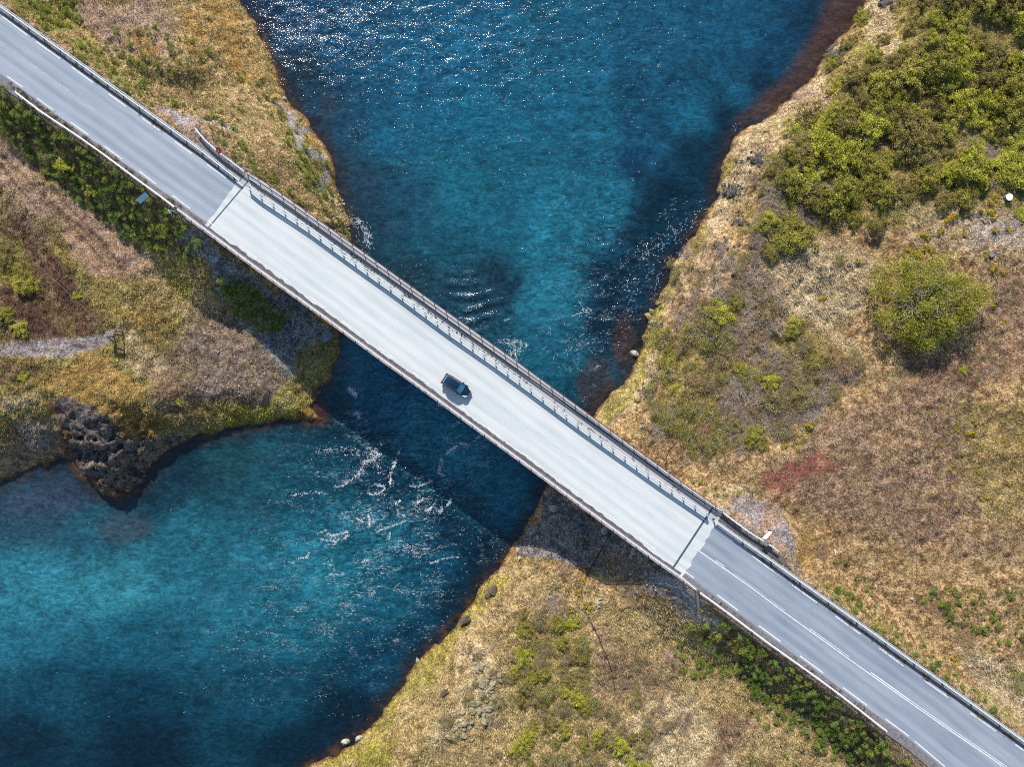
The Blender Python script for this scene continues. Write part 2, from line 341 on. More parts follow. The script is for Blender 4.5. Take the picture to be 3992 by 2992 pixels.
# ------------------------------------------------------------ terrain
def wpoly(P,z): return [tuple(W(x,y,z)[:2]) for x,y in P]
ZW=-12.0
WEST=[(900,-500),(915,-100),(929,0),(960,50),(1000,104),(1054,217),(1108,362),(1149,420),(1212,488),(1271,570),(1294,633),(1317,733),(1344,804),(1362,881),(1366,940),(1372,1040),(1360,1150),(1325,1230),(1316,1286),(1323,1342),(1316,1401),(1289,1474),(1240,1505),(1217,1586),(1246,1631),(1194,1640),(1135,1631),(1045,1649),(1000,1656),(859,1681),(791,1694),(724,1722),(669,1753),(601,1807),(561,1884),(511,1916),(452,1941),(398,1934),(371,1898),(326,1862),(294,1807),(253,1789),(226,1778),(199,1798),(176,1821),(154,1798),(109,1830),(45,1857),(0,1875),(-300,1960),(-2500,2300),(-20000,5000),(-20000,-20000),(-600,-20000),(500,-2500)]
EAST=[(3200,-20000),(3700,-2500),(3500,-300),(3376,0),(3349,68),(3290,140),(3227,190),(3205,226),(3182,280),(3128,335),(3082,380),(3060,402),(3019,443),(2986,470),(2905,497),(2859,534),(2828,611),(2801,706),(2791,777),(2742,859),(2710,917),(2660,994),(2620,1030),(2620,1067),(2579,1143),(2565,1202),(2525,1248),(2511,1302),(2502,1352),(2479,1406),(2452,1469),(2430,1500),(2389,1527),(2317,1622),(2240,1730),(2160,1830),(2127,1903),(2104,1948),(2068,2025),(2032,2092),(2000,2133),(1945,2224),(1886,2269),(1846,2346),(1814,2391),(1760,2455),(1706,2513),(1633,2568),(1602,2617),(1583,2667),(1529,2726),(1488,2785),(1434,2848),(1375,2902),(1317,2939),(1226,2984),(1100,3060),(800,3400),(-1500,5500),(-20000,12000),(-20000,20000),(20000,20000),(20000,-20000)]
PW=wpoly(WEST,ZW); PE=wpoly(EAST,ZW)
CT=[ # px,py, plateau z, bank width m
(300,150,-3.5,14),(900,100,-6,9),(1150,500,-8,7),(1000,500,-6,8),(1250,800,-9,6),(600,300,-3,12),(300,700,-5.5,10),(100,1000,-6,14),(500,1000,-6.5,12),(900,1200,-9,8),
(1100,1400,-9.5,6),(700,1400,-8,9),(400,1600,-3.2,11),(600,1650,-5,9),(300,1560,-3.5,12),(150,1500,-5,12),(150,1750,-6.5,9),(900,1600,-9,6),(100,1250,-6,12),
(3500,100,-4,9),(3300,300,-4.5,6),(3000,700,-4.5,7),(2800,1100,-4.5,8),(2650,1400,-5,8),(2500,1650,-5.5,7),(3500,1000,-3.5,12),(3500,1800,-2.5,14),(3800,2400,-2.5,14),(2900,1900,-2.5,12),
(2300,2000,-8,7),(2200,2300,-7.5,8),(2000,2600,-7.5,9),(1700,2800,-7.5,8),(2500,2700,-6.5,12),(3000,2800,-4.5,14),(2600,2350,-5.5,9),(2500,2150,-6.5,8)]
CTw=np.array([(*W(a,b,-6)[:2],c,d) for a,b,c,d in CT])
def corridor(x0,x1,j):
    xs=np.linspace(x0,x1,14)
    a=[(x,float(Lf(GRsw,x)) if 100<x<3450 else float(Lf(SWd,x))+46) for x in xs]
    b=[(x,float(Lf(GRne,x))) for x in xs]
    return a+b[::-1]
gsw=lambda x: np.where((x>100)&(x<3450),np.interp(x,GRsw[:,0],GRsw[:,1]),np.interp(x,SWd[:,0],SWd[:,1])+46)
def corr(xs_sw,xs_ne):
    a=[(x,float(gsw(np.array([x]))[0])+14) for x in xs_sw]; b=[(x,float(Lf(GRne,x))-16) for x in xs_ne]
    return a+b[::-1]
CW=corr(np.linspace(-5000,805,40),np.linspace(-5000,972,40)); CE=corr(np.linspace(2640,8500,40),np.linspace(2800,8500,40))
CE_w=[(2800,1985),(2870,2010),(3060,2150),(3100,2240),(2960,2170),(2800,2040)]
CWw=[(760,480),(800,500),(870,570),(985,680),(1000,740),(880,660),(700,520)]
cwP=wpoly(CW,0); ceP=wpoly(CE,0); ceP2=wpoly(CE_w,0); cwP2=wpoly(CWw,0)
def height(X,Y,micro=True):
    X=np.asarray(X,float); Y=np.asarray(Y,float)
    wx=X+0.7*(fbm(X*0.5,Y*0.5,3,3)-0.5)*2; wy=Y+0.7*(fbm(X*0.5,Y*0.5,3,13)-0.5)*2
    d=np.maximum(sdpoly(PW,wx,wy),sdpoly(PE,wx,wy))
    ws=0;zp=0;bw=0
    for cx,cy,cz,cw in CTw:
        w=1/(((X-cx)**2+(Y-cy)**2)+9)**1.5
        ws=ws+w; zp=zp+w*cz; bw=bw+w*cw
    zp=zp/ws; bw=bw/ws
    u=np.clip(d/bw,0,1); sh=0.55*u+0.45*(1-(1-u)**2.2)
    sh=sh+0.05*np.sin(u*9)*(1-u)*u*2
    z=np.where(d>0,ZW+(zp-ZW)*sh,ZW+np.maximum(d*0.45,-2.5))
    lu=sm(0.2,3.0,d)
    z=z+lu*(1.5*(fbm(X*0.07,Y*0.07,3,21)-0.5)+0.9*(fbm(X*0.28,Y*0.28,3,31)-0.5))
    hx,hy=W(430,1760,-8)[:2]; hl=np.exp(-(((X-hx)/8.5)**2+((Y-hy)/6.5)**2)); z=z+lu*hl*(3.4*(0.5-np.abs(fbm(X*.33,Y*.33,4,43)-0.5)*3.2)-0.4+1.6*(fbm(X*.9,Y*.9,3,47)-.5))
    if micro: z=z+sm(-0.3,0.8,d)*(0.75*(fbm(X*0.9,Y*0.9,3,41)-0.5))
    # dip for the track and the little stream bed are left to the colour; embankments:
    dc=np.maximum(np.maximum(sdpoly(cwP,X,Y),sdpoly(ceP,X,Y)),np.maximum(sdpoly(ceP2,X,Y),sdpoly(cwP2,X,Y)))
    emb=-0.12+np.minimum(dc,0)*0.68+ (fbm(X*0.8,Y*0.8,3,51)-0.5)*0.25*sm(0.3,-1.5,dc)*(-1)*(-1)
    z=np.maximum(z,np.minimum(emb,ZW+d*1.25))
    z=np.where(dc>-0.3,np.minimum(z,-0.12),z)
    return z,d,dc
def grid_axis(a,b,step,far):
    core=np.arange(a,b+step*0.5,step); out=[core[-1]]; s=step
    while out[-1]<far: s*=1.35; out.append(out[-1]+s)
    lo=[core[0]]; s=step
    while lo[-1]>-far: s*=1.35; lo.append(lo[-1]-s)
    return np.concatenate([np.array(lo[1:])[::-1],core,np.array(out[1:])])
def PXY(X,Y,Z):
    k=H/(H-Z); return CX+X*PPM*k, CY-Y*PPM*k
gx=grid_axis(-92,92,0.33,420); gy=grid_axis(-70,70,0.33,420)
GX,GY=np.meshgrid(gx,gy); GZ,GD,GC=height(GX,GY)
px,py=PXY(GX,GY,GZ)
wpx=px+60*(fbm(GX*0.22,GY*0.22,5,61)-0.5)*2; wpy=py+60*(fbm(GX*0.22,GY*0.22,5,71)-0.5)*2
T={'dry':((212,188,142),(156,128,86)),'olive':((168,154,92),(112,98,58)),'ochre':((188,154,90),(140,112,64)),'brown':((158,134,116),(108,86,74)),
'heath':((112,84,70),(64,48,44)),'soil':((180,156,138),(146,122,106)),'gravel':((160,156,164),(112,106,110)),'grey':((172,172,182),(140,138,148)),
'red':((146,84,78),(136,104,88)),'slope':((142,128,124),(92,80,74)),'pale':((222,206,170),(166,142,110)),'moss':((166,160,62),(120,116,48)),'rock':((128,120,122),(60,56,58)),
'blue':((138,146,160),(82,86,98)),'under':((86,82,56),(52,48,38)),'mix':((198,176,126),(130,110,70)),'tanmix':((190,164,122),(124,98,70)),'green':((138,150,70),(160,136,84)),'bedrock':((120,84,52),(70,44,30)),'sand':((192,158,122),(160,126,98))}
ca=np.zeros(GX.shape+(3,)); cb=np.zeros(GX.shape+(3,)); gr=np.zeros(GX.shape)
ca[:]=A(*T['tanmix'][0]); cb[:]=A(*T['tanmix'][1])
def V2(P): return [(x*1.8047,y*1.8047) for x,y in P]
def paint(kind,mask,g=None):
    global ca,cb,gr
    mk=np.clip(mask,0,1)[...,None]
    ca=ca*(1-mk)+A(*T[kind][0])*mk; cb=cb*(1-mk)+A(*T[kind][1])*mk
    if g is not None: gr=gr*(1-mk[...,0])+g*mk[...,0]
bx=(px>-300)&(px<4300)&(py>-300)&(py<3300)
def pp(P,soft=14,warp=True,op=1.0):
    x,y=(wpx,wpy) if warp else (px,py)
    P=np.asarray(P,float); r=np.zeros(px.shape)
    b=(x>P[:,0].min()-soft*2)&(x<P[:,0].max()+soft*2)&(y>P[:,1].min()-soft*2)&(y<P[:,1].max()+soft*2)
    r[b]=sm(-soft,soft,sdpoly(P,x[b],y[b]))*op
    return r
def el(cx_,cy_,rx,ry,soft=0.35,op=1.0,rot=0):
    c,s=math.cos(rot),math.sin(rot); dx=wpx-cx_; dy=wpy-cy_
    q=np.sqrt(((dx*c+dy*s)/rx)**2+((-dx*s+dy*c)/ry)**2); return sm(1+soft,1-soft,q)*op
def ln(P,w,soft=4,op=1.0,warp=False):
    x,y=(wpx,wpy) if warp else (px,py)
    P=np.asarray(P,float); r=np.zeros(px.shape); m_=w+soft+5
    b=(x>P[:,0].min()-m_)&(x<P[:,0].max()+m_)&(y>P[:,1].min()-m_)&(y<P[:,1].max()+m_)
    r[b]=sm(w+soft,w-soft,dline(P,x[b],y[b]))*op
    return r
# --- north-west bank
paint('mix',pp([(-300,-300),(960,-300),(1400,950),(1000,760),(600,450),(-300,-150)]),0.5)
paint('soil',pp([(320,0),(640,0),(640,190),(560,240),(420,180),(330,90)]),0.2)
paint('soil',pp([(620,0),(665,0),(690,200),(640,220)],8,op=.8),0.1)
for P in ([(660,10),(790,60),(830,180),(760,190),(700,110)],[(760,0),(900,0),(960,200),(1010,330),(960,300),(880,150)],[(500,120),(610,180),(600,260),(540,220)],[(880,160),(960,210),(1010,300),(960,290)]): paint('ochre',pp(P,16,op=.9),0.3)
paint('dry',pp([(430,230),(560,260),(700,240),(930,280),(1100,420),(1190,560),(1290,780),(1200,800),(1000,680),(800,470),(660,420),(520,340)],30),1.0)
paint('green',pp([(0,0),(330,0),(300,100),(180,110),(40,40)],20),0.6)
paint('green',pp([(200,130),(420,180),(560,400),(500,400),(280,240)],20,op=.8),0.7)
paint('green',pp([(1050,380),(1150,430),(1290,650),(1300,760),(1200,760),(1120,560)],20,op=.6),0.7)
paint('grey',ln([(1092,385),(1140,450),(1200,540),(1240,620),(1262,740)],16,8,.9,True),0.0)
paint('ochre',ln([(960,150),(1040,260),(1090,370),(1140,420),(1210,520),(1260,600),(1290,680)],13,8,.7,True),0.3)
paint('gravel',pp([(560,400),(640,410),(740,480),(780,500),(840,600),(960,700),(860,650),(700,520)],10,op=.95),0.0)
paint('grey',pp([(660,440),(740,450),(760,490),(720,520),(680,490)],10),0.0)
paint('gravel',ln([(740,470),(820,468),(880,480),(920,490)],9,6,.8,True),0.0)
# --- south-west land
paint('olive',pp([(-300,250),(100,350),(700,820),(1150,1180),(1340,1300),(1300,1480),(1240,1640),(900,1700),(-300,1700)],20),0.5)
paint('green',pp([(0,330),(80,370),(620,770),(800,930),(740,1010),(511,950),(343,825),(158,650),(0,525)],16),0.02)
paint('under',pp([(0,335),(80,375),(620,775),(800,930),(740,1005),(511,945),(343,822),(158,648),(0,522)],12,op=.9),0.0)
paint('heath',pp([(0,830),(120,850),(240,1010),(330,1150),(440,1260),(330,1330),(0,1330)],26),0.4)
paint('heath',pp([(90,920),(170,930),(230,1060),(160,1120),(80,1010)],16),0.1)
paint('heath',pp([(0,1380),(120,1400),(200,1440),(120,1500),(0,1500)],24,op=.6),0.3)
paint('heath',pp([(560,1400),(660,1400),(760,1480),(820,1600),(760,1680),(660,1600),(600,1500)],26,op=.5),0.2)
paint('moss',pp([(0,930),(90,960),(160,1120),(60,1140),(0,1080)],26,op=.7),0.5)
paint('brown',pp([(0,700),(160,820),(220,960),(130,940),(0,850)],16,op=.7),0.3)
paint('soil',pp([(-50,520),(150,660),(250,760),(450,890),(520,960),(600,1010),(640,1080),(480,1080),(380,1040),(300,1000),(200,860),(60,760),(-50,680)],24),0.05)
paint('sand',pp([(230,800),(330,850),(460,1000),(500,1060),(380,1030),(260,920)],24,op=.5),0.05)
for P in ([(0,600),(100,690),(200,790),(330,900),(420,990)],[(160,780),(260,860),(330,930),(420,1040)],[(60,560),(150,660),(260,800),(380,920),(460,1020)],[(0,640),(60,720),(140,810)],[(190,790),(270,850),(390,930)]):
    paint('heath',ln(P,4.5,4,.9),0.0)
paint('mix',pp([(560,1050),(760,1060),(900,1200),(1000,1340),(900,1340),(760,1250),(560,1200)],40),0.5)
paint('moss',pp([(590,1040),(640,1050),(760,1100),(740,1140),(640,1100)],18,op=.7),0.4)
paint('ochre',pp([(430,1200),(640,1200),(640,1300),(500,1280)],30,op=.4),0.4)
paint('gravel',pp([(0,1345),(200,1320),(330,1315),(440,1285),(450,1310),(400,1350),(330,1375),(250,1395),(0,1385)],7,False),0.0)
paint('pale',pp([(480,1270),(600,1330),(720,1400),(640,1500),(560,1480),(480,1400)],26,op=.6),0.5)
paint('slope',pp([(760,1180),(900,1200),(1010,1330),(1110,1480),(1060,1560),(900,1600),(760,1560),(680,1480),(640,1380)],30,op=.7),0.1)
paint('slope',pp([(760,1240),(860,1250),(1000,1370),(1090,1490),(960,1540),(820,1580),(760,1540),(800,1440),(720,1330)],30,op=.75),0.0)
paint('ochre',pp([(140,1480),(260,1420),(400,1380),(470,1440),(520,1500),(640,1600),(660,1690),(480,1700),(380,1620),(260,1560)],26,op=.85),0.5)
paint('brown',pp([(560,1420),(700,1470),(760,1620),(640,1600),(580,1520)],30,op=.6),0.5)
paint('ochre',pp([(460,1600),(640,1610),(660,1680),(520,1700)],20,op=.6),0.8)
paint('rock',pp([(170,1560),(260,1555),(380,1600),(430,1650),(520,1690),(640,1690),(760,1690),(700,1740),(600,1820),(560,1900),(450,1960),(370,1920),(290,1800),(220,1700)],12),0.05)
paint('bedrock',ln([(170,1570),(230,1680),(280,1790),(340,1860),(400,1930),(470,1935)],12,6,.75,True),0.1)
paint('gravel',pp([(60,1640),(200,1640),(210,1760),(100,1800),(40,1740)],30,op=.65),0.2)
paint('brown',pp([(0,1660),(60,1680),(100,1800),(0,1860)],20,op=.8),0.2)
paint('pale',el(70,1560,60,30,op=.7),0.5)
paint('moss',pp([(860,1640),(1000,1600),(1060,1520),(1110,1490),(1180,1560),(1240,1630),(1100,1650),(900,1690)],14,op=.95),0.6)
paint('pale',el(1120,1570,60,40,op=.35),0.4)
paint('bedrock',el(1215,1620,36,26,op=.9),0.1)
# under the bridge, west
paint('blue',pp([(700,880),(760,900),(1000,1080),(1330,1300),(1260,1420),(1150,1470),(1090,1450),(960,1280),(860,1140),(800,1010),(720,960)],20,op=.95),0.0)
paint('olive',pp([(860,1100),(1000,1120),(1130,1230),(1100,1290),(1000,1290),(920,1230)],20,op=.8),0.2)
paint('olive',pp([(1210,1360),(1320,1290),(1330,1400),(1290,1480),(1200,1510),(1130,1500)],14,op=.9),0.4)
paint('ochre',pp([(1225,1215),(1260,1225),(1310,1290),(1290,1300)],8,op=.8),0.1)
# --- east land
paint('olive',pp(V2([(1760,200),(1850,60),(1860,-100),(2400,-100),(2400,430),(2140,440),(1960,480),(1800,500),(1660,560),(1600,500)]),30),0.5)
paint('brown',pp(V2([(1880,230),(1960,300),(1960,340),(1880,330)]),30,op=.6),0.3)
paint('brown',pp(V2([(1640,420),(1760,380),(1760,470),(1650,520)]),24,op=.6),0.4)
paint('pale',pp(V2([(1870,-50),(1910,0),(1930,60),(1960,100),(1900,130),(1870,60)]),16,op=.8),0.8)
paint('pale',pp(V2([(1720,150),(1790,130),(1800,200),(1740,280),(1660,320),(1600,440),(1540,520),(1480,620),(1420,720),(1400,820),(1330,920),(1290,900),(1360,760),(1440,560),(1560,330),(1640,250)]),20,op=.85),0.9)
paint('soil',pp(V2([(1720,180),(1760,190),(1790,220),(1740,250),(1715,230)]),12,op=.9),0.05)
paint('moss',pp(V2([(1570,340),(1590,350),(1520,520),(1450,650),(1400,760),(1370,840),(1320,910),(1290,900),(1360,790),(1400,700),(1440,620),(1500,480)]),10,op=.75),0.8)
paint('pale',pp(V2([(1600,560),(1760,520),(1900,560),(1880,640),(1800,720),(1870,760),(1860,800),(1740,700),(1620,640),(1500,640),(1500,580)]),30,op=.8),0.7)
paint('olive',pp(V2([(1420,720),(1500,660),(1640,680),(1760,720),(1860,780),(1800,850),(1650,950),(1480,950),(1400,860)]),30,op=.85),0.5)
paint('brown',pp(V2([(1500,700),(1600,700),(1640,800),(1540,840)]),30,op=.6),0.4)
paint('brown',pp(V2([(1440,560),(1500,520),(1600,560),(1700,620),(1660,700),(1560,680),(1460,660),(1420,640)]),34,op=.55),0.4)
paint('brown',pp(V2([(1380,850),(1480,900),(1600,1000),(1520,1020),(1400,940)]),26,op=.5),0.4)
paint('heath',pp(V2([(1560,860),(1660,840),(1660,940),(1580,970)]),24,op=.7),0.4)
paint('pale',pp(V2([(1960,440),(2212,440),(2300,560),(2120,560),(1960,500)]),26,op=.55),0.5)
paint('grey',pp(V2([(2080,470),(2200,470),(2212,540),(2100,520)]),30,op=.5),0.1)
paint('brown',pp(V2([(2120,600),(2260,580),(2260,800),(2120,820),(2060,860),(1900,860),(1960,780),(2120,740)]),30,op=.8),0.2)
paint('heath',pp(V2([(1960,770),(2100,760),(2100,830),(1990,830)]),24,op=.6),0.2)
paint('brown',pp(V2([(1660,1000),(1860,880),(2060,840),(2100,900),(2120,1100),(1980,1180),(1760,1120),(1680,1060)]),40,op=.8),0.15)
paint('tanmix',pp(V2([(1900,900),(2000,880),(2020,1000),(1900,1020)]),40,op=.4),0.2)
paint('sand',ln(V2([(2180,700),(2190,760),(2170,860),(2160,960)]),22,20,.6,True),0.1)
paint('olive',pp(V2([(2060,880),(2300,880),(2300,1160),(2160,1160),(2080,1060)]),50,op=.55),0.4)
paint('brown',pp(V2([(2010,1100),(2230,1120),(2230,1230),(2040,1200)]),40,op=.5),0.15)
paint('red',pp(V2([(1650,1015),(1690,995),(1780,985),(1800,1020),(1730,1040),(1715,1062),(1690,1060),(1650,1050)]),10,op=.95),0.0)
paint('red',el(3010,1925,60,26,op=.45),0.0)
paint('heath',ln([(3010,1870),(3050,1885),(3090,1880)],5,4,.7),0.0)
paint('gravel',pp([(2810,1985),(2880,1950),(2960,1970),(3040,1970),(3060,2030),(3070,2080),(3140,2180),(3110,2220),(3060,2170),(2900,2050)],10),0.0)
paint('grey',pp([(2880,2000),(2950,2010),(2980,2070),(2930,2060)],10,op=.9),0.0)
paint('soil',pp([(2960,1960),(3040,1965),(3060,2040),(3000,2090),(2960,2060)],6,op=.9),0.0)
paint('pale',pp([(2700,1880),(2860,1880),(2960,1940),(2900,1970),(2800,1960)],24,op=.6),0.6)
paint('tanmix',pp([(2480,1640),(2700,1700),(2860,1840),(2780,1940),(2600,1800),(2400,1640)],26,op=.8),0.6)
paint('ochre',pp(V2([(1740,1150),(1780,1180),(1760,1260),(1720,1200)]),16,op=.7),0.5)
paint('pale',pp(V2([(2060,1400),(2230,1450),(2260,1620),(2120,1540)]),36,op=.8),0.8)
paint('green',pp([(3100,2240),(3240,2280),(3640,2600),(3992,2850),(3992,2930),(3800,2790),(3400,2490)],20,op=.7),0.6)
paint('moss',pp(V2([(1690,955),(1760,905),(1790,920),(1720,960)]),10,op=.6),0.5)
# --- south-east bank
paint('mix',pp([(1100,3100),(1500,2750),(1700,2500),(2000,2150),(2200,2260),(2700,2400),(3600,3000),(3600,3300),(1100,3300)],20),0.6)
paint('moss',pp([(1226,2992),(1500,2740),(1640,2570),(1780,2440),(1860,2320),(1960,2220),(1990,2260),(1900,2360),(1840,2470),(1700,2620),(1600,2760),(1500,2860),(1400,3000)],14,op=.7),0.8)
paint('dry',pp([(1900,2330),(2060,2240),(2060,2360),(1960,2500),(1840,2640),(1760,2700),(1700,2680),(1800,2520)],26,op=.7),0.7)
paint('pale',pp(V2([(1010,1380),(1060,1400),(1050,1480),(1000,1560),(940,1620),(900,1600),(960,1520)]),20,op=.6),0.2)
paint('brown',pp(V2([(1230,1420),(1340,1400),(1360,1520),(1250,1530)]),26,op=.6),0.3)
paint('brown',pp([(2320,2400),(2500,2560),(2620,2700),(2500,2760),(2380,2680),(2300,2520)],30,op=.7),0.15)
paint('brown',pp([(2040,2330),(2200,2330),(2240,2420),(2120,2440)],24,op=.6),0.3)
paint('soil',pp([(2560,2530),(2620,2540),(2660,2600),(2620,2620),(2560,2590)],8,op=.9),0.0)
paint('pale',pp(V2([(1400,1520),(1480,1500),(1560,1600),(1600,1700),(1360,1700),(1300,1600)]),30,op=.7),0.8)
paint('brown',pp(V2([(1540,1540),(1620,1540),(1620,1620),(1560,1640)]),24,op=.7),0.5)
paint('moss',pp([(1390,2900),(1560,2890),(1540,3000),(1380,3000)],14,op=.8),0.5)
paint('olive',pp(V2([(1110,1320),(1240,1330),(1290,1450),(1240,1560),(1110,1500)]),30,op=.6),0.5)
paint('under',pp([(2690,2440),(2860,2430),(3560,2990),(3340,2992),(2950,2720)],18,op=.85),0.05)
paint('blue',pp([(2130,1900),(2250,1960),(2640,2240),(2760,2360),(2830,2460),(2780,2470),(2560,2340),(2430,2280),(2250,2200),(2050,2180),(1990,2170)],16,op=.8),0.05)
paint('grey',pp([(2560,2270),(2680,2260),(2740,2340),(2860,2440),(2760,2430),(2640,2340)],14,op=.9),0.0)
paint('brown',pp([(2300,2100),(2500,2200),(2560,2320),(2300,2210)],24,op=.6),0.2)
paint('ochre',ln([(2010,2180),(2140,2190),(2300,2235),(2420,2275),(2540,2330)],10,8,.6),0.5)
# road verge and everything in the corridor: gravel
paint('soil',sm(-1.4,-0.2,GC)*0.7,0.2)
# wet rocky margin at the water line and the bed below it
wet=sm(0.5,0.05,GD)*(1-sm(-1.2,0.2,GC)); paint('bedrock',wet*0.85,0.0)
gr=np.where((GD<0.4)|(GC>-0.2),0,gr)
def drop_uv(): pass
ny,nx=GX.shape
idx=np.arange(ny*nx).reshape(ny,nx)
F=np.stack([idx[:-1,:-1],idx[:-1,1:],idx[1:,1:],idx[1:,:-1]],-1).reshape(-1,4)
V=np.stack([GX,GY,GZ],-1).reshape(-1,3)
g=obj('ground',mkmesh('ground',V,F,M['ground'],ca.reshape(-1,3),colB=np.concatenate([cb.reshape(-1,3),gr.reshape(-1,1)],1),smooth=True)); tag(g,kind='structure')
def Gz(X,Y):
    X=np.asarray(X,float); Y=np.asarray(Y,float)
    i=np.clip(np.searchsorted(gx,X)-1,0,nx-2); j=np.clip(np.searchsorted(gy,Y)-1,0,ny-2)
    fx=np.clip((X-gx[i])/(gx[i+1]-gx[i]),0,1); fy=np.clip((Y-gy[j])/(gy[j+1]-gy[j]),0,1)
    return (GZ[j,i]*(1-fx)+GZ[j,i+1]*fx)*(1-fy)+(GZ[j+1,i]*(1-fx)+GZ[j+1,i+1]*fx)*fy
def G(px_,py_,up=0.0):   # the ground point that a survey pixel falls on
    z=-5.0
    for _ in range(8):
        w=W(px_,py_,z); z=0.5*z+0.5*float(Gz(w.x,w.y))
    w=W(px_,py_,z); return Vector((w.x,w.y,float(Gz(w.x,w.y))+up))
def Gm(P):
    P=np.asarray(P,float); z=np.full(len(P),-5.0)
    for _ in range(8):
        k=(H-z)/H; X=(P[:,0]-CX)/PPM*k; Y=-(P[:,1]-CY)/PPM*k; z=0.5*z+0.5*Gz(X,Y)
    return np.stack([X,Y,Gz(X,Y)],1)
# ------------------------------------------------------------ water
wx_=grid_axis(-92,92,0.4,430); wy_=grid_axis(-70,70,0.4,430)
WX,WY=np.meshgrid(wx_,wy_)
WD=-np.maximum(sdpoly(PW,WX,WY),sdpoly(PE,WX,WY))
wpx_,wpy_=PXY(WX,WY,np.full(WX.shape,ZW)); vx=wpx_/1.8047; vy=wpy_/1.8047
nzx=30*(fbm(WX*0.12,WY*0.12,4,81)-0.5)*2; nzy=30*(fbm(WX*0.12,WY*0.12,4,91)-0.5)*2
WS="""560 30 28 56 82;650 60 32 76 108;640 150 38 64 80;700 260 34 70 92;760 400 38 64 80;800 480 34 66 84;880 420 30 78 98;850 300 28 92 118;900 150 28 92 122;750 120 28 82 112;1000 60 26 92 122;1000 250 26 98 126;1000 400 30 102 122;950 520 28 84 102;1200 60 28 92 118;1200 200 29 99 126;1400 100 28 88 116;1600 60 24 84 112;1500 250 27 92 118;1400 320 24 76 102;1380 340 20 60 86;1600 200 26 86 112;1700 120 20 68 94;1780 60 16 48 68;1300 420 34 106 128;1200 500 36 116 138;1180 640 40 118 140;1230 760 30 96 118;1330 620 15 50 70;1400 520 15 50 68;1450 420 13 46 63;1500 330 13 45 62;1560 260 12 42 60;1280 300 28 95 118;1100 470 30 98 120;1060 620 28 62 78;1000 640 30 68 84;900 600 34 66 80;1270 850 18 68 88;1330 720 14 48 66;1650 200 14 50 70
760 760 36 86 116;850 820 24 70 104;800 900 26 76 112;900 950 30 88 120;1000 980 30 90 118;1100 1050 26 78 108;1000 1150 18 62 88;1100 1120 22 70 98;900 1100 27 90 110;850 1010 20 68 92;960 1100 17 60 84;1040 1170 12 48 68;740 900 18 62 84;800 1150 34 106 124;700 1000 25 78 95;600 1000 28 80 94;500 1000 30 70 80;400 1010 22 54 66;350 1060 24 56 70;120 1060 48 66 84;50 1100 44 76 92;200 1150 38 92 108;60 1280 52 130 148;250 1250 52 128 142;400 1150 38 102 118;500 1250 42 116 134;700 1250 38 114 132;600 1350 30 98 116;300 1400 28 92 112;60 1380 40 110 130;100 1480 22 74 94;300 1520 13 54 72;60 1600 13 42 58;300 1620 9 34 48;600 1500 20 74 94;650 1600 9 38 52;800 1450 15 62 84;900 1400 13 54 72;1000 1300 11 46 62;850 1300 26 92 112;950 1230 22 76 98;1150 1080 24 72 100;750 1550 9 34 48""".replace('\n',';')
ss=0; cw=np.zeros(WX.shape+(3,))
for q in WS.split(';'):
    a=[float(t) for t in q.split()]
    w=1/(((vx+nzx-a[0])**2+(vy+nzy-a[1])**2)+500)**2
    ss=ss+w; cw=cw+w[...,None]*(A(*a[2:])*1.0)
cw=cw/ss[...,None]  # samples near the bridge shadow: raised inside it, darkened along its edge
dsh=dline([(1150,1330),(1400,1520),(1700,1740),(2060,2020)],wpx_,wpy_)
cw=cw*(1+np.exp(-(dsh/150)**4)[...,None]*np.array([0.6,1.2,0.55]))  # water colour lightened within the bridge shadow to offset the real shade
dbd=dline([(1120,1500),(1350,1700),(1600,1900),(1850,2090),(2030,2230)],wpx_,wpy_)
cw=cw*(1-0.42*np.exp(-((dbd+20*(fbm(WX*.2,WY*.2,3,117)-.5)*4)/120)**2))[...,None]  # shade painted into the water colour along the shadow edge to blend it
def wmix(col,m):
    global cw
    m=np.clip(m,0,1)[...,None]; cw=cw*(1-m)+A(*col)*m
dn=WD+1.2*(fbm(WX*0.6,WY*0.6,4,101)-0.5)*2
wmix((44,38,36),sm(3.4,0.0,dn)*0.75)
pat=sm(0.42,0.62,fbm(WX*0.9,WY*0.9,4,111))
wmix((92,66,42),sm(1.9,0.0,dn)*(0.05+0.75*pat*(0.3+sm(.4,.6,fbm(WX*.15,WY*.15,3,113)))))
ne=sdpoly(V2([(1880,-40),(1860,20),(1780,130),(1730,190),(1690,245),(1610,262),(1590,262),(1690,170),(1760,70),(1800,-40)]),wpx_+nzx*.4,wpy_+nzy*.4)
wmix((86,60,44),sm(-34,34,ne)*0.75)
for cxx,cyy,rx,ry,c,o in ((2330,1500,60,120,(70,52,42),.6),(2430,1330,40,100,(74,54,42),.7),(1120,420,60,40,(70,58,50),.5),(1210,1600,60,50,(90,52,44),.6),(130,1960,150,50,(62,74,94),.6),(480,2050,110,60,(66,70,82),.6),(1280,420,40,60,(56,54,56),.4)):
    wmix(c,sm(1.4,0.6,np.sqrt(((wpx_+nzx-cxx)/rx)**2+((wpy_+nzy-cyy)/ry)**2))*o)
Wz=np.full(WX.shape,ZW)
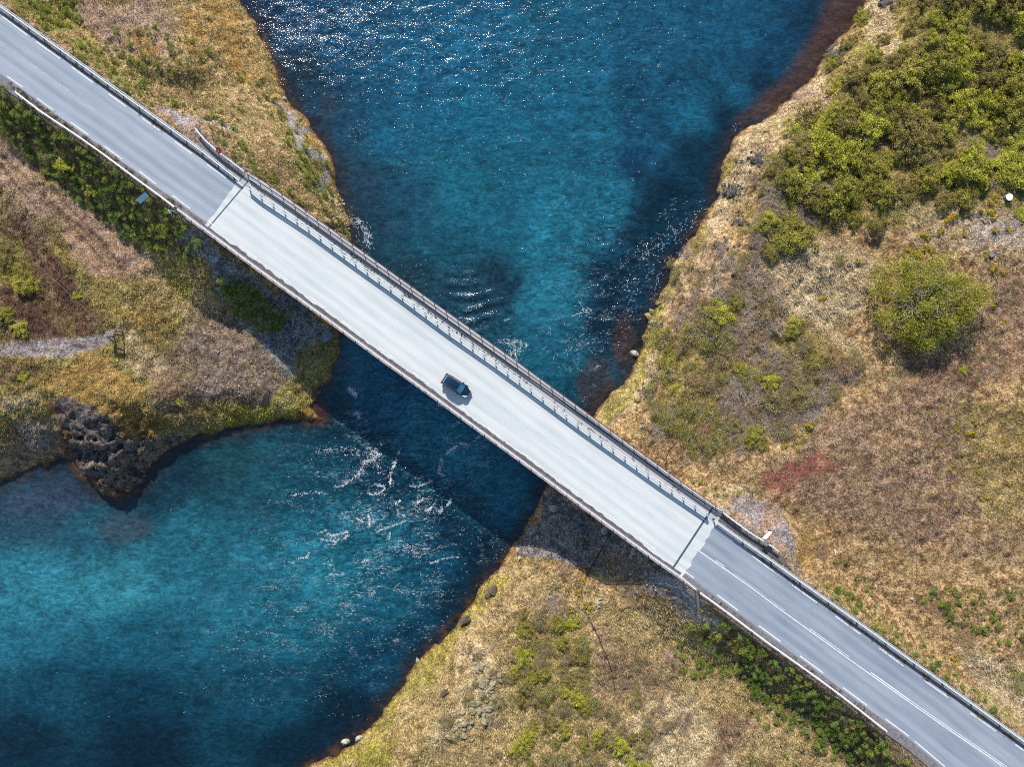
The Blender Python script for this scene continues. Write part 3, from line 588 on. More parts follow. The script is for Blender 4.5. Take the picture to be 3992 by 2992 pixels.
# standing waves upstream of the bridge
dx=wpx_-1800; dy=wpy_-1180
r=np.sqrt((dx/1.0)**2+((wpy_-1010)/1.0)**2)
env=np.exp(-((wpx_-1830-(wpy_-1150)*0.15)/95)**2)*np.exp(-((wpy_-1180)/110)**2)
Wz=Wz+0.17*env*(0.5+fbm(WX*.3,WY*.3,3,119))*np.sin(1.6*fbm(WX*.25,WY*.25,3,118)+(wpy_+0.0012*(wpx_-1820)**2*(1))/46*2*np.pi*1.0+0.8*np.sin(wpx_/50))
fade_=sm(0.5,3,WD)
turb=np.exp(-(((vx-850)/230)**2+((vy-1050)/230)**2))+0.9*np.exp(-(((vx-1330)/110)**2+((vy-620)/170)**2))+0.9*np.exp(-(((vx-650)/130)**2+((vy-80)/90)**2))+0.4*np.exp(-(((vx-1050)/80)**2+((vy-660)/100)**2))+0.4*np.exp(-(((vx-1000)/400)**2+((vy-100)/150)**2))
fade=sm(0.2,1.5,WD)
Wz=Wz+fade*(0.16+0.34*np.clip(turb,0,1))*(fbm(WX*0.55+3,WY*0.85,4,121)-0.5)
foamz=1.2*np.exp(-(((vx-835)/170)**2+((vy-1110)/190)**2))+0.5*np.exp(-(((vx-700)/230)**2+((vy-1330)/130)**2))+0.55*np.exp(-(((vx-1000)/110)**2+((vy-960)/90)**2))+0.35*np.exp(-(((vx-1300)/90)**2+((vy-640)/150)**2))
cbw=np.stack([np.clip(0.25+turb*0.75,0,1),np.clip(foamz,0,1)*fade_,turb*0],-1)
idw=np.arange(WX.size).reshape(WX.shape)
Fw=np.stack([idw[:-1,:-1],idw[:-1,1:],idw[1:,1:],idw[1:,:-1]],-1).reshape(-1,4)
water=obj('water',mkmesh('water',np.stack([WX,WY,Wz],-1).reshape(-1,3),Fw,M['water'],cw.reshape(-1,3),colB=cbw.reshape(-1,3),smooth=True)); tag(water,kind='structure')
def wz(X,Y):
    i=np.clip(np.searchsorted(wx_,X)-1,0,len(wx_)-2); j=np.clip(np.searchsorted(wy_,Y)-1,0,len(wy_)-2)
    fx=(X-wx_[i])/(wx_[i+1]-wx_[i]); fy=(Y-wy_[j])/(wy_[j+1]-wy_[j])
    return (Wz[j,i]*(1-fx)+Wz[j,i+1]*fx)*(1-fy)+(Wz[j+1,i]*(1-fx)+Wz[j+1,i+1]*fx)*fy
# ------------------------------------------------------------ white-water crests, plus flecks painted as sun glints
fl=[]   # x,y(px), angle, length m, width m
def streak(P,n,spread,sz=(0.25,0.9),wd=(0.05,0.12)):
    P=np.asarray(P,float); seg=np.hypot(*(P[1:]-P[:-1]).T); cs=np.concatenate([[0],np.cumsum(seg)])
    for _ in range(n):
        s=rng.random()*cs[-1]; k=min(np.searchsorted(cs,s,side='right')-1,len(seg)-1); t=(s-cs[k])/seg[k]
        q=P[k]*(1-t)+P[k+1]*t+rng.normal(0,spread,2); e=P[k+1]-P[k]; an=math.atan2(-e[1],e[0])+rng.normal(0,0.35)
        fl.append((q[0],q[1],an,rng.uniform(*sz)*(.75 if rng.random()<.8 else 1.4),rng.uniform(*wd)*.62))
def Z2(P): return [(1000+x/2.211,1500+y/2.211) for x,y in P]     # survey strokes
for P,n,sp in (([(960,940),(1010,955),(1060,940),(1110,900),(1100,880),(1030,865)],60,4),([(610,1285),(660,1305),(720,1290),(780,1265),(760,1330),(800,1300)],60,4),([(550,1330),(620,1350),(700,1345),(650,1390)],30,4),
 ([(1030,1275),(1100,1245),(1200,1210),(1300,1170)],50,4),([(660,880),(740,880),(800,830),(880,780),(900,730)],40,5),([(1000,570),(1060,600),(1010,650),(930,670),(900,740)],70,7),([(1070,510),(1080,525)],14,3),([(1640,600),(1680,560),(1730,530)],60,5),
 ([(1600,640),(1580,700),(1570,760),(1620,790)],35,5),([(1320,870),(1380,885),(1440,860),(1520,830)],34,4),([(790,30),(830,60),(860,100)],60,7),([(840,255),(890,245),(880,300)],26,6),([(1375,1030),(1440,985)],24,4),([(1640,1050),(1680,985)],26,5),([(1480,1090),(1520,1050)],24,6),
 ([(960,1120),(975,1170),(970,1230)],26,5),([(860,1150),(920,1190)],16,4),([(300,960),(460,930),(600,940)],26,5),([(360,1500),(440,1490),(450,1440)],20,4),([(1500,1545),(1620,1500),(1740,1490)],22,3),([(500,580),(640,570),(800,560),(900,600)],50,14),
 ([(1740,510),(1840,520)],24,5),([(1860,500),(1960,420)],16,3),([(1160,800),(1150,860)],20,3),([(1210,640),(1180,720)],20,4),([(620,1640),(760,1640)],18,4),([(900,1540),(960,1510)],16,4),([(1200,1030),(1240,1000)],14,4),([(520,1290),(600,1260)],8,6),([(1560,170),(1600,190)],10,4),
 ([(1240,560),(1180,680),(1150,800)],30,5),([(1150,1280),(1140,1340)],14,4),([(1260,1400),(1340,1420),(1400,1500)],26,12),([(1600,1060),(1570,1110)],18,8),([(950,560),(1040,690),(1080,780)],40,14)):
    streak(Z2(P),int(n*2.4),sp*0.6,(.08,.36),(.07,.16)); streak(Z2(P),int(n*0.8),sp*2.6,(.08,.3),(.04,.1))
def scatter(P,n,sz=(0.12,0.5),wd=(0.04,0.08),cl=0.0,an0=0.45):
    P=np.asarray(P,float); lo=P.min(0); hi=P.max(0); k=0; tries=0
    while k<n and tries<60:
        tries+=1
        q=lo+rng.random((n*3,2))*(hi-lo); q=q[sdpoly(P,q[:,0],q[:,1])>0]
        if cl: q=q[fbm(q[:,0]/38,q[:,1]/30,4,131)>cl]
        for a in q[:n-k]: fl.append((a[0],a[1],rng.normal(an0,0.5),rng.uniform(*sz)*rng.choice([.5,.8,1.2]),rng.uniform(*wd)*.6)); k+=1
scatter(V2([(640,960),(1000,960),(1100,1200),(900,1420),(560,1400),(520,1200)]),750,cl=0.55)
scatter(V2([(760,1060),(960,1060),(960,1300),(760,1320)]),450,cl=0.55,sz=(.2,.7))
scatter(V2([(520,1300),(900,1300),(800,1560),(380,1500)]),300,cl=0.58,an0=-0.1)
scatter(V2([(20,1100),(500,1100),(400,1600),(20,1600)]),60)
scatter(V2([(540,0),(780,0),(820,140),(700,160),(600,110)]),420,(.1,.35),(.06,.14),0.5)  # sun sparkle on the upper river drawn as white flecks
scatter(V2([(700,0),(1150,0),(1150,330),(860,380),(700,260)]),420,(.1,.35),(.05,.12),0.56)
scatter(V2([(1150,0),(1500,0),(1480,330),(1200,480),(1050,400)]),200,(.12,.5),(.04,.1),0.57)
scatter(V2([(1460,420),(1560,440),(1420,640),(1330,760),(1230,760),(1300,600)]),420,(.15,.6),(.04,.08),0.5,0.6)
scatter(V2([(1150,700),(1330,700),(1270,880),(1180,800)]),130,(.15,.6),(.04,.08),0.5,0.6)
scatter(V2([(760,560),(1000,560),(1130,760),(1100,760),(900,640)]),70,(.1,.4),(.04,.08),0.5)
streak([(1376,865),(1400,860),(1430,900),(1440,960)],130,9,(.2,.7)); streak([(1360,820),(1400,960),(1460,1040)],70,16,(.1,.35))
streak([(1760,1090),(1850,1085)],26,5,(.08,.32),(.05,.1)); streak([(1790,1150),(1815,1145)],16,5,(.08,.32),(.05,.1)); streak([(1800,1215),(1840,1210)],20,4,(.08,.32),(.05,.1)); streak([(1810,1260),(1850,1250)],24,7,(.08,.32),(.05,.1)); streak([(1960,1250),(1990,1245)],12,3,(.08,.32),(.05,.1))  # glints off the waves drawn as small white flecks
streak([(1955,1330),(2040,1340),(2030,1380)],90,9,(.2,.8)); streak([(2000,1325),(2010,1400),(1980,1360)],50,7,(.2,.8))
streak([(2210,1230),(2300,1215),(2250,1180)],30,5); streak([(2850,505),(2900,478)],18,7,(.08,.25),(.04,.08)); streak([(2320,1440),(2340,1420)],16,4,(.08,.32),(.05,.1)); streak([(2560,260),(2580,240)],14,4,(.08,.32),(.05,.1)); streak([(1180,60),(1230,95)],60,16,(.15,.4)); streak([(2740,830),(2600,930),(2500,1010)],110,18,(.15,.5))
V=[];Fq=[]
for (a,b,an,L,w) in fl:
    c=W(a,b,ZW); 
    if -1<0:
        ux,uy=math.cos(an)*L/2,math.sin(an)*L/2; vx2,vy2=-math.sin(an)*w/2,math.cos(an)*w/2
        k=len(V); bend=rng.normal(0,0.25)*L
        mx,my=-math.sin(an)*bend*0.5,math.cos(an)*bend*0.5
        for (qx,qy) in ((c.x-ux,c.y-uy),(c.x-ux*.4+mx-vx2,c.y-uy*.4+my-vy2),(c.x+ux*.4+mx-vx2,c.y+uy*.4+my-vy2),(c.x+ux,c.y+uy),(c.x+ux*.4+mx+vx2,c.y+uy*.4+my+vy2),(c.x-ux*.4+mx+vx2,c.y-uy*.4+my+vy2)):
            V.append((qx,qy,0))
        Fq.append([k,k+1,k+2,k+3,k+4,k+5])
V=np.array(V); V[:,2]=wz(V[:,0],V[:,1])+0.03
fo=obj('foam',mkmesh('foam',V,np.array(Fq),M['foam'])); tag(fo,'white-water streaks and painted sun-glint flecks on the blue river','foam',kind='stuff')
# ------------------------------------------------------------ roads
def rib_obj(name,args,kw,mat,parent=None,kind='structure'):
    V,F,UV=ribbon(*args,**kw); o=obj(name,mkmesh(name,V,F,mat,uv=UV),parent)
    if kind and not parent: tag(o,kind=kind)
    return o
swr=lambda x: gsw(x)+10
JLo=shiftx(JL,-14); JRo=shiftx(JR,34)
road_w=rib_obj('road',(off(SWd,-9),off(NEd,7),-4800,JLo[0][0]+22,-4800,JLo[1][0]-2),dict(n=180,mt=14,z=-0.006),M['asphalt'])
road_e=rib_obj('road',(off(SWd,-9),off(NEd,8),JRo[0][0]-24,8300,JRo[1][0]-44,8500),dict(n=200,mt=22,z=-0.006),M['asphalt2'])
shoulders=[('shoulder',(swr,off(SWd,-7),-4800,800,-4800,808),dict(n=260,mt=4,z=-0.012),M['shoulder']),
('shoulder',(off(NEd,5),lambda x:Lf(GRne,x)-12,-4800,940,-4800,955),dict(n=260,mt=4,z=-0.012),M['shoulder']),
('shoulder',(swr,off(SWd,-7),2648,8300,2640,8330),dict(n=260,mt=4,z=-0.012),M['shoulder']),
('shoulder',(off(NEd,6),lambda x:Lf(GRne,x)-13,2800,8460,2812,8500),dict(n=260,mt=4,z=-0.012),M['shoulder'])]
for s in shoulders: rib_obj(*s)
# walkway apron beyond the bridge ends
def flatpoly(name,P,z,mat,kind='structure'):
    o=obj(name,mkmesh(name,np.array([tuple(W(x,y,z)) for x,y in P]),[list(range(len(P)))[::-1]],mat)); 
    if kind: tag(o,kind=kind)
    return o
flatpoly('path',[(2812,2010),(2862,2042),(2990,2132),(3050,2170),(3080,2216),(2985,2158),(2871,2080),(2798,2028)],-0.008,M['dirt'])
flatpoly('path',[(835,585),(874,612),(959,676),(978,690),(990,730),(960,715),(881,648),(790,580),(770,545),(800,548)],-0.008,M['shoulder'])
# painted lines
def stripe(mb,P,x0,x1,w,o=0.0,z=0.004,n=None):
    n=n or max(2,int((x1-x0)/30)); f=off(P,o); xs=np.linspace(x0,x1,n); hw=w/2
    a=off(P,o-hw*PPM); b=off(P,o+hw*PPM); q=[]
    for x in xs:
        q.append(W(x-nrm[0]*hw*PPM,float(a(x-nrm[0]*hw*PPM)),z)); q.append(W(x+nrm[0]*hw*PPM,float(b(x+nrm[0]*hw*PPM)),z))
    mb.add(q,[(2*i,2*i+2,2*i+3,2*i+1) for i in range(n-1)])
def nparts(name,mb,mat,parent): return mb.build(name,mat,parent)
dw=[(9,106),(140,235),(280,362),(423,491),(554,622),(681,748),(807,882)]
de=[(2776,2860),(2933,3023),(3087,3186),(3257,3354),(3428,3523),(3603,3700),(3783,3883),(3958,4050)]
m1=MB()
for a,b in dw: stripe(m1,NEd,a,b,0.16)
for a,b in [(27,88),(145,208),(275,345),(407,476),(543,608),(673,741)]: stripe(m1,SWd,a,b,0.16)
m1.build('edge_line',M['paint'],road_w)
m1=MB()
CLw=np.array([(-400,-118),(0,160),(20,174),(81,222),(271,355),(335,402),(380,434),(820,745)],float)
stripe(m1,CLw,0,20,0.09); stripe(m1,CLw,50,66,0.06); stripe(m1,CLw,81,271,0.10); stripe(m1,CLw,335,372,0.06); stripe(m1,CLw,-300,-60,0.1)
m1.build('centre_line',M['oldpaint'],road_w)
m1=MB()
for a,b in de: stripe(m1,NEd,a,b,0.17)
for a,b in [(2645,2705),(2796,2877),(2959,3044),(3119,3209),(3286,3381),(3453,3544),(3566,3684),(3740,3820)]: stripe(m1,SWd,a,b,0.18)
m1.build('edge_line',M['paint'],road_e)
CLe=np.array([(2704,2135),(2820,2216),(2939,2300),(2992,2341),(3157,2462),(3395,2633),(3548,2742),(3700,2848),(3874,2966),(4300,3262)],float)
m1=MB(); stripe(m1,CLe,2706,4250,0.16)
for a,b,w in ((2790,2825,.12),(2860,2990,.05),(3000,3060,.06),(3157,3310,.10),(3395,3548,.17),(3548,4250,.11)): stripe(m1,CLe,a,b,w,7.5)
m1.build('centre_line',M['paint'],road_e)
# ------------------------------------------------------------ bridge
br=empty('bridge',W(1795,1440,0)); tag(br,'long pale concrete road bridge crossing the blue river between both approach roads','bridge')
def bpart(o): 
    o.parent=br; o.matrix_parent_inverse=Matrix.Translation(-br.location); return o
nejo=lambda x: Lf(PEDne,x)-6
ped=lambda x: np.interp(x,PEDne[:,0],PEDne[:,1])+6
# deck slab: top ribbon + sides
def slab(name,fa,fb,xa0,xa1,xb0,xb1,zt,th,mat,n=60,mt=10,uv=True,jit0=0,jit1=0):
    V,F,UV=ribbon(fa,fb,xa0,xa1,xb0,xb1,n=n,mt=mt,z=zt,jit0=jit0,jit1=jit1); nV=len(V)
    Vb=V.copy(); Vb[:,2]-=th; F=[list(map(int,f)) for f in F]; ff=list(F)
    ff+=[[i+nV for i in f][::-1] for f in F]
    ring=[j*mt for j in range(n)]+[(n-1)*mt+k for k in range(1,mt)]+[j*mt+mt-1 for j in range(n-2,-1,-1)]+[k for k in range(mt-2,0,-1)]
    for a,b in zip(ring,ring[1:]+ring[:1]): ff.append([a,a+nV,b+nV,b])
    me=mkmesh(name,np.concatenate([V,Vb]),ff,mat,uv=list(UV)+list(UV))
    import bmesh
    bm=bmesh.new(); bm.from_mesh(me); bmesh.ops.recalc_face_normals(bm,faces=bm.faces); bm.to_mesh(me); bm.free()
    return bpart(obj(name,me))
slab('deck',lambda x:gsw(x)-2,lambda x:Lf(GRne,x)+6,JLo[0][0],JRo[0][0]+2,JLo[1][0]-26,JRo[1][0]-20,0.0,0.8,M['deck'],n=140,mt=30,jit0=10,jit1=22)
slab('walkway',lambda x:Lf(GRne,x)+5,lambda x:np.interp(x,PEDne[:,0],PEDne[:,1])+10,JLo[1][0]-20,JRo[1][0]-22,JLo[1][0]+10,JRo[1][0],0.0,0.5,M['walk'],n=80,mt=4)
slab('edge_beam',lambda x:np.interp(x,PEDne[:,0],PEDne[:,1])+9,lambda x:np.interp(x,PEDne[:,0],PEDne[:,1])-2,JLo[1][0]+8,JRo[1][0]+6,JLo[1][0]+14,JRo[1][0]+10,0.14,0.9,M['concrete'],n=80,mt=2)
slab('edge_beam',lambda x:gsw(x)+12,lambda x:gsw(x)-3,720,JRo[0][0]+20,730,JRo[0][0]+26,0.12,0.95,M['conc_pink'],n=80,mt=3)
for w_,t0 in ((0.25,'girder'),(0.5,'girder'),(0.75,'girder')):
    fa=lambda x,w_=w_: gsw(x)*(1-w_)+ (Lf(GRne,x))*w_+4
    slab('girder',lambda x,w_=w_: gsw(x)*(1-w_)+Lf(GRne,x)*w_+14,lambda x,w_=w_: gsw(x)*(1-w_)+Lf(GRne,x)*w_-4,840,2640,845,2645,-0.82,1.3,M['conc_grey'],n=30,mt=2)
for J,s in ((JL,-1),(JR,1)):
    a=W(*J[0],0); b=W(*J[1],0); mb=MB()
    d=(b-a).normalized(); nn=Vector((d.y,-d.x,0))*(s*1.0)
    mb.beam(a+nn*0.2+Vector((0,0,-5)),b+nn*0.2+Vector((0,0,-5)),0.9,8.2); bpart(mb.build('abutment',M['conc_grey']))
    mb=MB(); w=0.30 if s>0 else 0.2
    mb.beam(a+Vector((0,0,-0.03))-d*0.3,b+Vector((0,0,-0.03)),w,0.08); bpart(mb.build('expansion_joint',M['dark']))
# dirt strip collected against the low kerb
u=np.linspace(0,1,260); xs=740+u*(2650-740); V=[];F=[]
for i,x in enumerate(xs):
    w0=(10+14*fbm(np.array([x/16.]),np.array([1.5]),4,141)[0])*(0.75 if x<900 or x>2500 else 1)
    yb=float(gsw(np.array([x]))[0])-3; V.append(tuple(W(x,yb,0.005))); V.append(tuple(W(x+w0*.58,yb-w0*.81,0.005)))
for i in range(len(xs)-1): F.append((2*i,2*i+2,2*i+3,2*i+1))
bpart(obj('dirt_strip',mkmesh('dirt_strip',np.array(V),F,M['dirt'])))
m1=MB()
for a,b in [(810,871),(936,1000),(1066,1133),(1203,1267),(1335,1407),(1473,1540),(1610,1678),(1752,1823),(1893,1963),(2036,2109),(2181,2258),(2337,2409),(2488,2561)]: stripe(m1,SWd,a,b,0.15,z=0.012)
x=936
while x<2740: stripe(m1,NEd,x,min(x+74,2755),0.15,z=0.012); x+=138
bpart(m1.build('edge_line',M['paint']))
m1=MB(); CLb=(np.array([(x,(Lf(NEd,x-31*0+0)+Lf(SWd,x))/2) for x in np.linspace(950,2650,40)]))
for k in range(12): stripe(m1,CLb,960+k*140,1010+k*140,0.04,z=0.005)
bpart(m1.build('centre_line',M['oldpaint']))
# ------------------------------------------------------------ rails
def along(P,step_px,x0=None,x1=None):
    P=np.asarray(P,float); x0=P[0,0] if x0 is None else x0; x1=P[-1,0] if x1 is None else x1
    xs=np.arange(x0,x1+1,step_px); return [(x,float(np.interp(x,P[:,0],P[:,1]))) for x in xs]
def railing(name,label,P,x0,x1,post_px,zr,beams,post,pz0=0.0,fz=None,group=None,cat='guardrail',zfun=None,foot=0.0):
    """beams: list of (z, lateral offset m, w, h, material, part name, tube?)"""
    c=W(*along(P,post_px,x0,x1)[0],0); r=empty(name,c); tag(r,label,cat,group)
    zf=zfun or (lambda x:0.0)
    sub=along(P,post_px/2,x0,x1)
    # image line is surveyed at rail height zr
    base=[W(a,b,zr) for a,b in sub]
    nn=Vector((nrm[0],-nrm[1],0))
    for (z,lo,w,h,mat,pn) in beams:
        mb=MB(); pts=[Vector((p.x,p.y,z+zf(s[0])))+nn*lo-c for p,s in zip(base,sub)]
        if h==0: mb.tube(pts,w/2,6)
        else:
            for a,b in zip(pts,pts[1:]): mb.beam(a,b,w,h,0.01)
        mb.build(pn,M[mat],r)
    pw,pm,ph,plo=post
    me=None
    for a,b in along(P,post_px,x0,x1):
        p=W(a,b,zr); q=Vector((p.x,p.y,0))+nn*plo-c
        if me is None:
            mb=MB(); mb.box((0,0,(ph+foot)/2-foot),(pw,pw*1.3,ph+foot),math.radians(-35.7)); mb.box((0,0,-0.0+0.02-foot*0),(pw*2.2,pw*2.2,0.03),math.radians(-35.7))
            o=mb.build('post',M[pm],r); me=o.data
        else: o=obj('post',me,r)
        o.location=(q.x,q.y,zf(a))
    return r
ST='steel'
railing('guardrail','grey steel guardrail along the upper verge of the western approach road',GRne,-90,955,62,0.75,[(0.68,0,0.2,0.26,'railblue','beam'),(0.80,0.26,0.07,0,'steelpale','top_rail')],(0.13,'steeldark',0.7,0.1),foot=0.4)
railing('guardrail','pale blue steel guardrail between the bridge carriageway and its walkway',GRne,965,2770,46,0.95,[(0.92,-0.02,0.17,0.12,'railblue','beam'),(0.60,-0.02,0.1,0.26,'railblue','beam'),(0.85,0.27,0.09,0,'steelpale','handrail')],(0.14,'steeldark',0.95,0.05))
railing('guardrail','grey steel guardrail along the upper verge of the eastern approach road',GRne,2785,4250,112,0.75,[(0.68,0,0.22,0.28,'railblue','beam'),(0.80,0.24,0.06,0,'steelpale','top_rail')],(0.15,'steeldark',0.7,0.1),foot=0.4)
railing('guardrail','white steel guardrail above the lupine bank, its west end flared away from the road',GRsw,59,700,62,0.75,[(0.68,0,0.2,0.28,'steelpale','beam')],(0.09,'steeldark',0.7,-0.1),foot=0.6)
railing('bridge_railing','white steel railing on the narrow kerb at the lower edge of the bridge',GRsw,690,2725,46,0.9,[(0.88,0,0.14,0.12,'steelpale','top_rail'),(0.50,-0.12,0.06,0.10,'conc_pink','lower_rail'),(0.88,0.2,0.04,0,'steelpale','handrail')],(0.08,'steeldark',0.9,-0.02),cat='railing')
railing('guardrail','white steel guardrail along the lower verge of the eastern approach road',GRsw,2730,3486,104,0.75,[(0.68,0,0.2,0.28,'steelpale','beam')],(0.1,'steeldark',0.7,-0.1),foot=0.6)
railing('bridge_railing','rust red pedestrian railing on the upper edge of the bridge',PEDne,955,2817,46,1.15,[(1.15,0.04,0.12,0,'rust','top_rail'),(0.85,0.06,0.09,0,'rust','lower_rail'),(0.55,0.06,0.05,0,'rust','lower_rail'),(0.75,-0.26,0.08,0,'steelpale','handrail')],(0.09,'steel',1.15,0),cat='railing')
WG=np.array([(763,492),(790,528),(834,569),(874,600),(915,631),(955,662)],float)
railing('bridge_railing','rusty flared railing beside the round red sign at the west end of the bridge',WG,763,955,38,1.05,[(1.0,0.05,0.07,0,'rust','top_rail'),(0.7,0,0.05,0,'conc_pink','lower_rail'),(0.8,-0.25,0.2,0.26,'railblue','beam')],(0.07,'steeldark',1.05,0),cat='railing',foot=0.6)
EG=np.array([(2820,2000),(2864,2034),(2912,2070),(2955,2098),(2996,2122),(3043,2156)],float)
railing('guardrail','short pale guardrail beside the white sign at the east end of the walkway',EG,2820,3043,48,0.8,[(0.72,0,0.22,0.24,'railblue','beam')],(0.09,'steeldark',0.75,0),foot=0.6)
mb=MB(); PP=np.array([(975,703),(1054,757),(1300,932),(1500,1073),(1700,1216),(2000,1430),(2300,1643),(2600,1862),(2800,2000),(2889,2061)],float)
mb.tube([W(a,b,0.32) for a,b in along(PP,60)]+[W(2889,2061,0.32)],0.115,8)
o=mb.build('pipe',M['pipe'],smooth=True)
for a,b in along(PP,180): pass
tag(o,'long dark utility pipe lying along the bridge walkway beside the rust red railing','pipe')
# dark grass tufts and dirt growing in the walkway gutter
# ------------------------------------------------------------ car
def carmat(name,c,rough,metal=0.0,coat=0.0):
    m=simple(name,c,rough,metal,0.1,2); p=[x for x in m.node_tree.nodes if x.type=='BSDF_PRINCIPLED'][0]
    p.inputs['Coat Weight'].default_value=coat; return m
M['carpaint']=carmat('dark_blue_car_paint',A(22,56,84),0.25,0.3,0.6); M['glass']=carmat('car_glass',A(70,150,195),0.08,0.0,0.5)  # windscreen reflection put into the bright glass colour
M['glassdark']=carmat('dark_car_glass',A(20,34,48),0.08,0.0,0.5); M['tyre']=simple('tyre_rubber',A(25,25,28),0.9,0,0.2,4); M['lampw']=simple('headlight_glass',A(255,255,255)*1.6,0.3,0,0.04,2); M['lampr']=simple('taillight_glass',A(205,30,60),0.3,0,0.1,2)
cc_=W(1781,1505,0); hd=math.atan2(-(1530-1478),(1822-1738)); car=empty('car',(cc_.x,cc_.y,0.0),hd)
tag(car,'dark blue estate car driving alone across the pale bridge deck','car')
def loft(secs,name,mat,parent):   # secs: x, list of (halfwidth,z) from bottom to top; closed ring
    V=[];F=[]; k=None
    for x,pr in secs:
        ring=[(x,-w,z) for w,z in pr]+[(x,w,z) for w,z in reversed(pr)]; k=len(ring); V+=ring
    for i in range(len(secs)-1):
        for j in range(k): F.append((i*k+j,i*k+(j+1)%k,(i+1)*k+(j+1)%k,(i+1)*k+j))
    F.append(tuple(range(k))[::-1]); F.append(tuple((len(secs)-1)*k+j for j in range(k)))
    import bmesh
    me=mkmesh(name,np.array(V,float),F,mat,smooth=False); bm=bmesh.new(); bm.from_mesh(me); bmesh.ops.recalc_face_normals(bm,faces=bm.faces); bm.to_mesh(me); bm.free()
    o=obj(name,me,parent); b=o.modifiers.new('b','BEVEL'); b.width=0.035; b.segments=2; b.limit_method='ANGLE'; b.angle_limit=0.5
    me.polygons.foreach_set('use_smooth',np.ones(len(me.polygons),bool)); return o
def prof(w,zt,zb=0.28): return [(w*0.93,zb),(w,zb+0.2),(w,zt-0.22),(w*0.97,zt-0.05),(w*0.88,zt)]
body=loft([(-2.36,prof(0.72,0.82,0.36)),(-2.28,prof(0.88,0.98)),(-1.9,prof(0.92,1.04)),(-0.5,prof(0.93,1.02)),(0.9,prof(0.93,0.98)),(1.3,prof(0.93,0.95)),(1.65,prof(0.90,0.90)),(1.9,prof(0.84,0.85)),(2.1,prof(0.73,0.78)),(2.24,prof(0.57,0.72)),(2.33,prof(0.36,0.62,0.36))],'body',M['carpaint'],car)
cab=loft([(-2.05,[(0.78,1.0),(0.70,1.10)]),(-1.9,[(0.82,1.0),(0.66,1.52)]),(-1.0,[(0.83,1.0),(0.66,1.62)]),(0.2,[(0.83,1.0),(0.64,1.60)]),(0.45,[(0.82,0.99),(0.66,1.46)]),(1.15,[(0.80,0.96),(0.76,1.0)])],'cabin_windows',M['glassdark'],car)
mb=MB(); q=[Vector(p) for p in ((0.42,-0.62,1.52),(0.42,0.62,1.52),(1.18,0.70,1.045),(1.24,0,1.05),(1.18,-0.70,1.045))]; mb.add(q+[v-Vector((0,0,.03)) for v in q],[(0,4,3,2,1),(5,6,7,8,9)]+[(i,(i+1)%5,5+(i+1)%5,5+i) for i in range(5)]); mb.build('windscreen',M['glass'],car)
roof=loft([(-1.95,[(0.67,1.50),(0.62,1.545)]),(-1.0,[(0.69,1.60),(0.63,1.655)]),(0.15,[(0.67,1.585),(0.60,1.635)]),(0.30,[(0.62,1.55),(0.58,1.58)])],'roof',M['carpaint'],car)
mb=MB(); q=[Vector(p) for p in ((-1.96,-0.6,1.50),(-1.96,0.6,1.50),(-2.12,0.7,1.12),(-2.12,-0.7,1.12))]; mb.add(q+[v+Vector((0.03,0,-.02)) for v in q],[(0,1,2,3),(7,6,5,4)]+[(i,4+i,4+(i+1)%4,(i+1)%4) for i in range(4)]); mb.build('rear_window',M['glass'],car)
for s in (-1,1):
    mb=MB(); mb.tube([(-1.8,s*0.62,1.60),(-0.9,s*0.64,1.71),(0.1,s*0.61,1.68)],0.022,6); mb.build('roof_rail',M['steeldark'],car)
    mb=MB(); mb.box((0.72,s*1.02,1.02),(0.16,0.2,0.13)); mb.build('mirror',M['carpaint'],car)
    mb=MB(); P8=[(1.55,s*0.86,0.925),(1.95,s*0.80,0.865),(2.20,s*0.64,0.775),(2.26,s*0.44,0.72),(2.0,s*0.58,0.85),(1.7,s*0.74,0.90)]
    q=[Vector(p)+Vector((0,0,0.03)) for p in P8]+[Vector(p)-Vector((0,0,0.06)) for p in P8]; f=[list(range(6)),[11,10,9,8,7,6]]+[[i,(i+1)%6,6+(i+1)%6,6+i] for i in range(6)]; mb.add(q,f); mb.build('headlight',M['lampw'],car)
    mb=MB(); mb.box((-2.27,s*0.78,0.93),(0.22,0.26,0.22)); mb.build('taillight',M['lampr'],car)
    for xx in (-1.4,1.42):
        mb=MB(); mb.tube([(xx,s*0.70,0.33),(xx,s*0.935,0.33)],0.33,18); w_=mb.build('wheel',M['tyre'],car)
        mb=MB(); mb.tube([(xx,s*0.93,0.33),(xx,s*0.955,0.33)],0.2,14); mb.build('rim',M['steel'],w_)
mb=MB(); mb.box((-2.375,0,0.7),(0.02,0.5,0.12)); mb.build('number_plate',M['white'],car)
mb=MB(); mb.box((2.345,0,0.5),(0.02,0.5,0.12)); mb.build('number_plate',M['white'],car)
# ------------------------------------------------------------ signs and small built things
zr_=2.3; c=W(853,585,zr_); s_=empty('road_sign',(c.x,c.y,0)); tag(s_,'round red road sign with a white mark, on a post by the flared west railing','road sign')
mb=MB(); mb.tube([(0,0,-0.6),(0,0,zr_+0.2)],0.04,8); mb.build('post',M['steeldark'],s_)
tilt=Matrix.Rotation(math.radians(-30),3,'Z')@Matrix.Rotation(math.radians(38),3,'X')
def disc(mb,r,th,Mx,c,ex=1.0,n=24):
    v=[];
    for z in (-th/2,th/2):
        for k in range(n): v.append(Mx@Vector((r*math.cos(2*math.pi*k/n)*ex,r*math.sin(2*math.pi*k/n),z))+Vector(c))
    mb.add(v,[tuple(range(n))[::-1],tuple(range(n,2*n))]+[(k,(k+1)%n,n+(k+1)%n,n+k) for k in range(n)])
mb=MB(); disc(mb,0.5,0.03,tilt,(0,0,zr_)); pl=mb.build('sign_disc',M['signred'],s_)
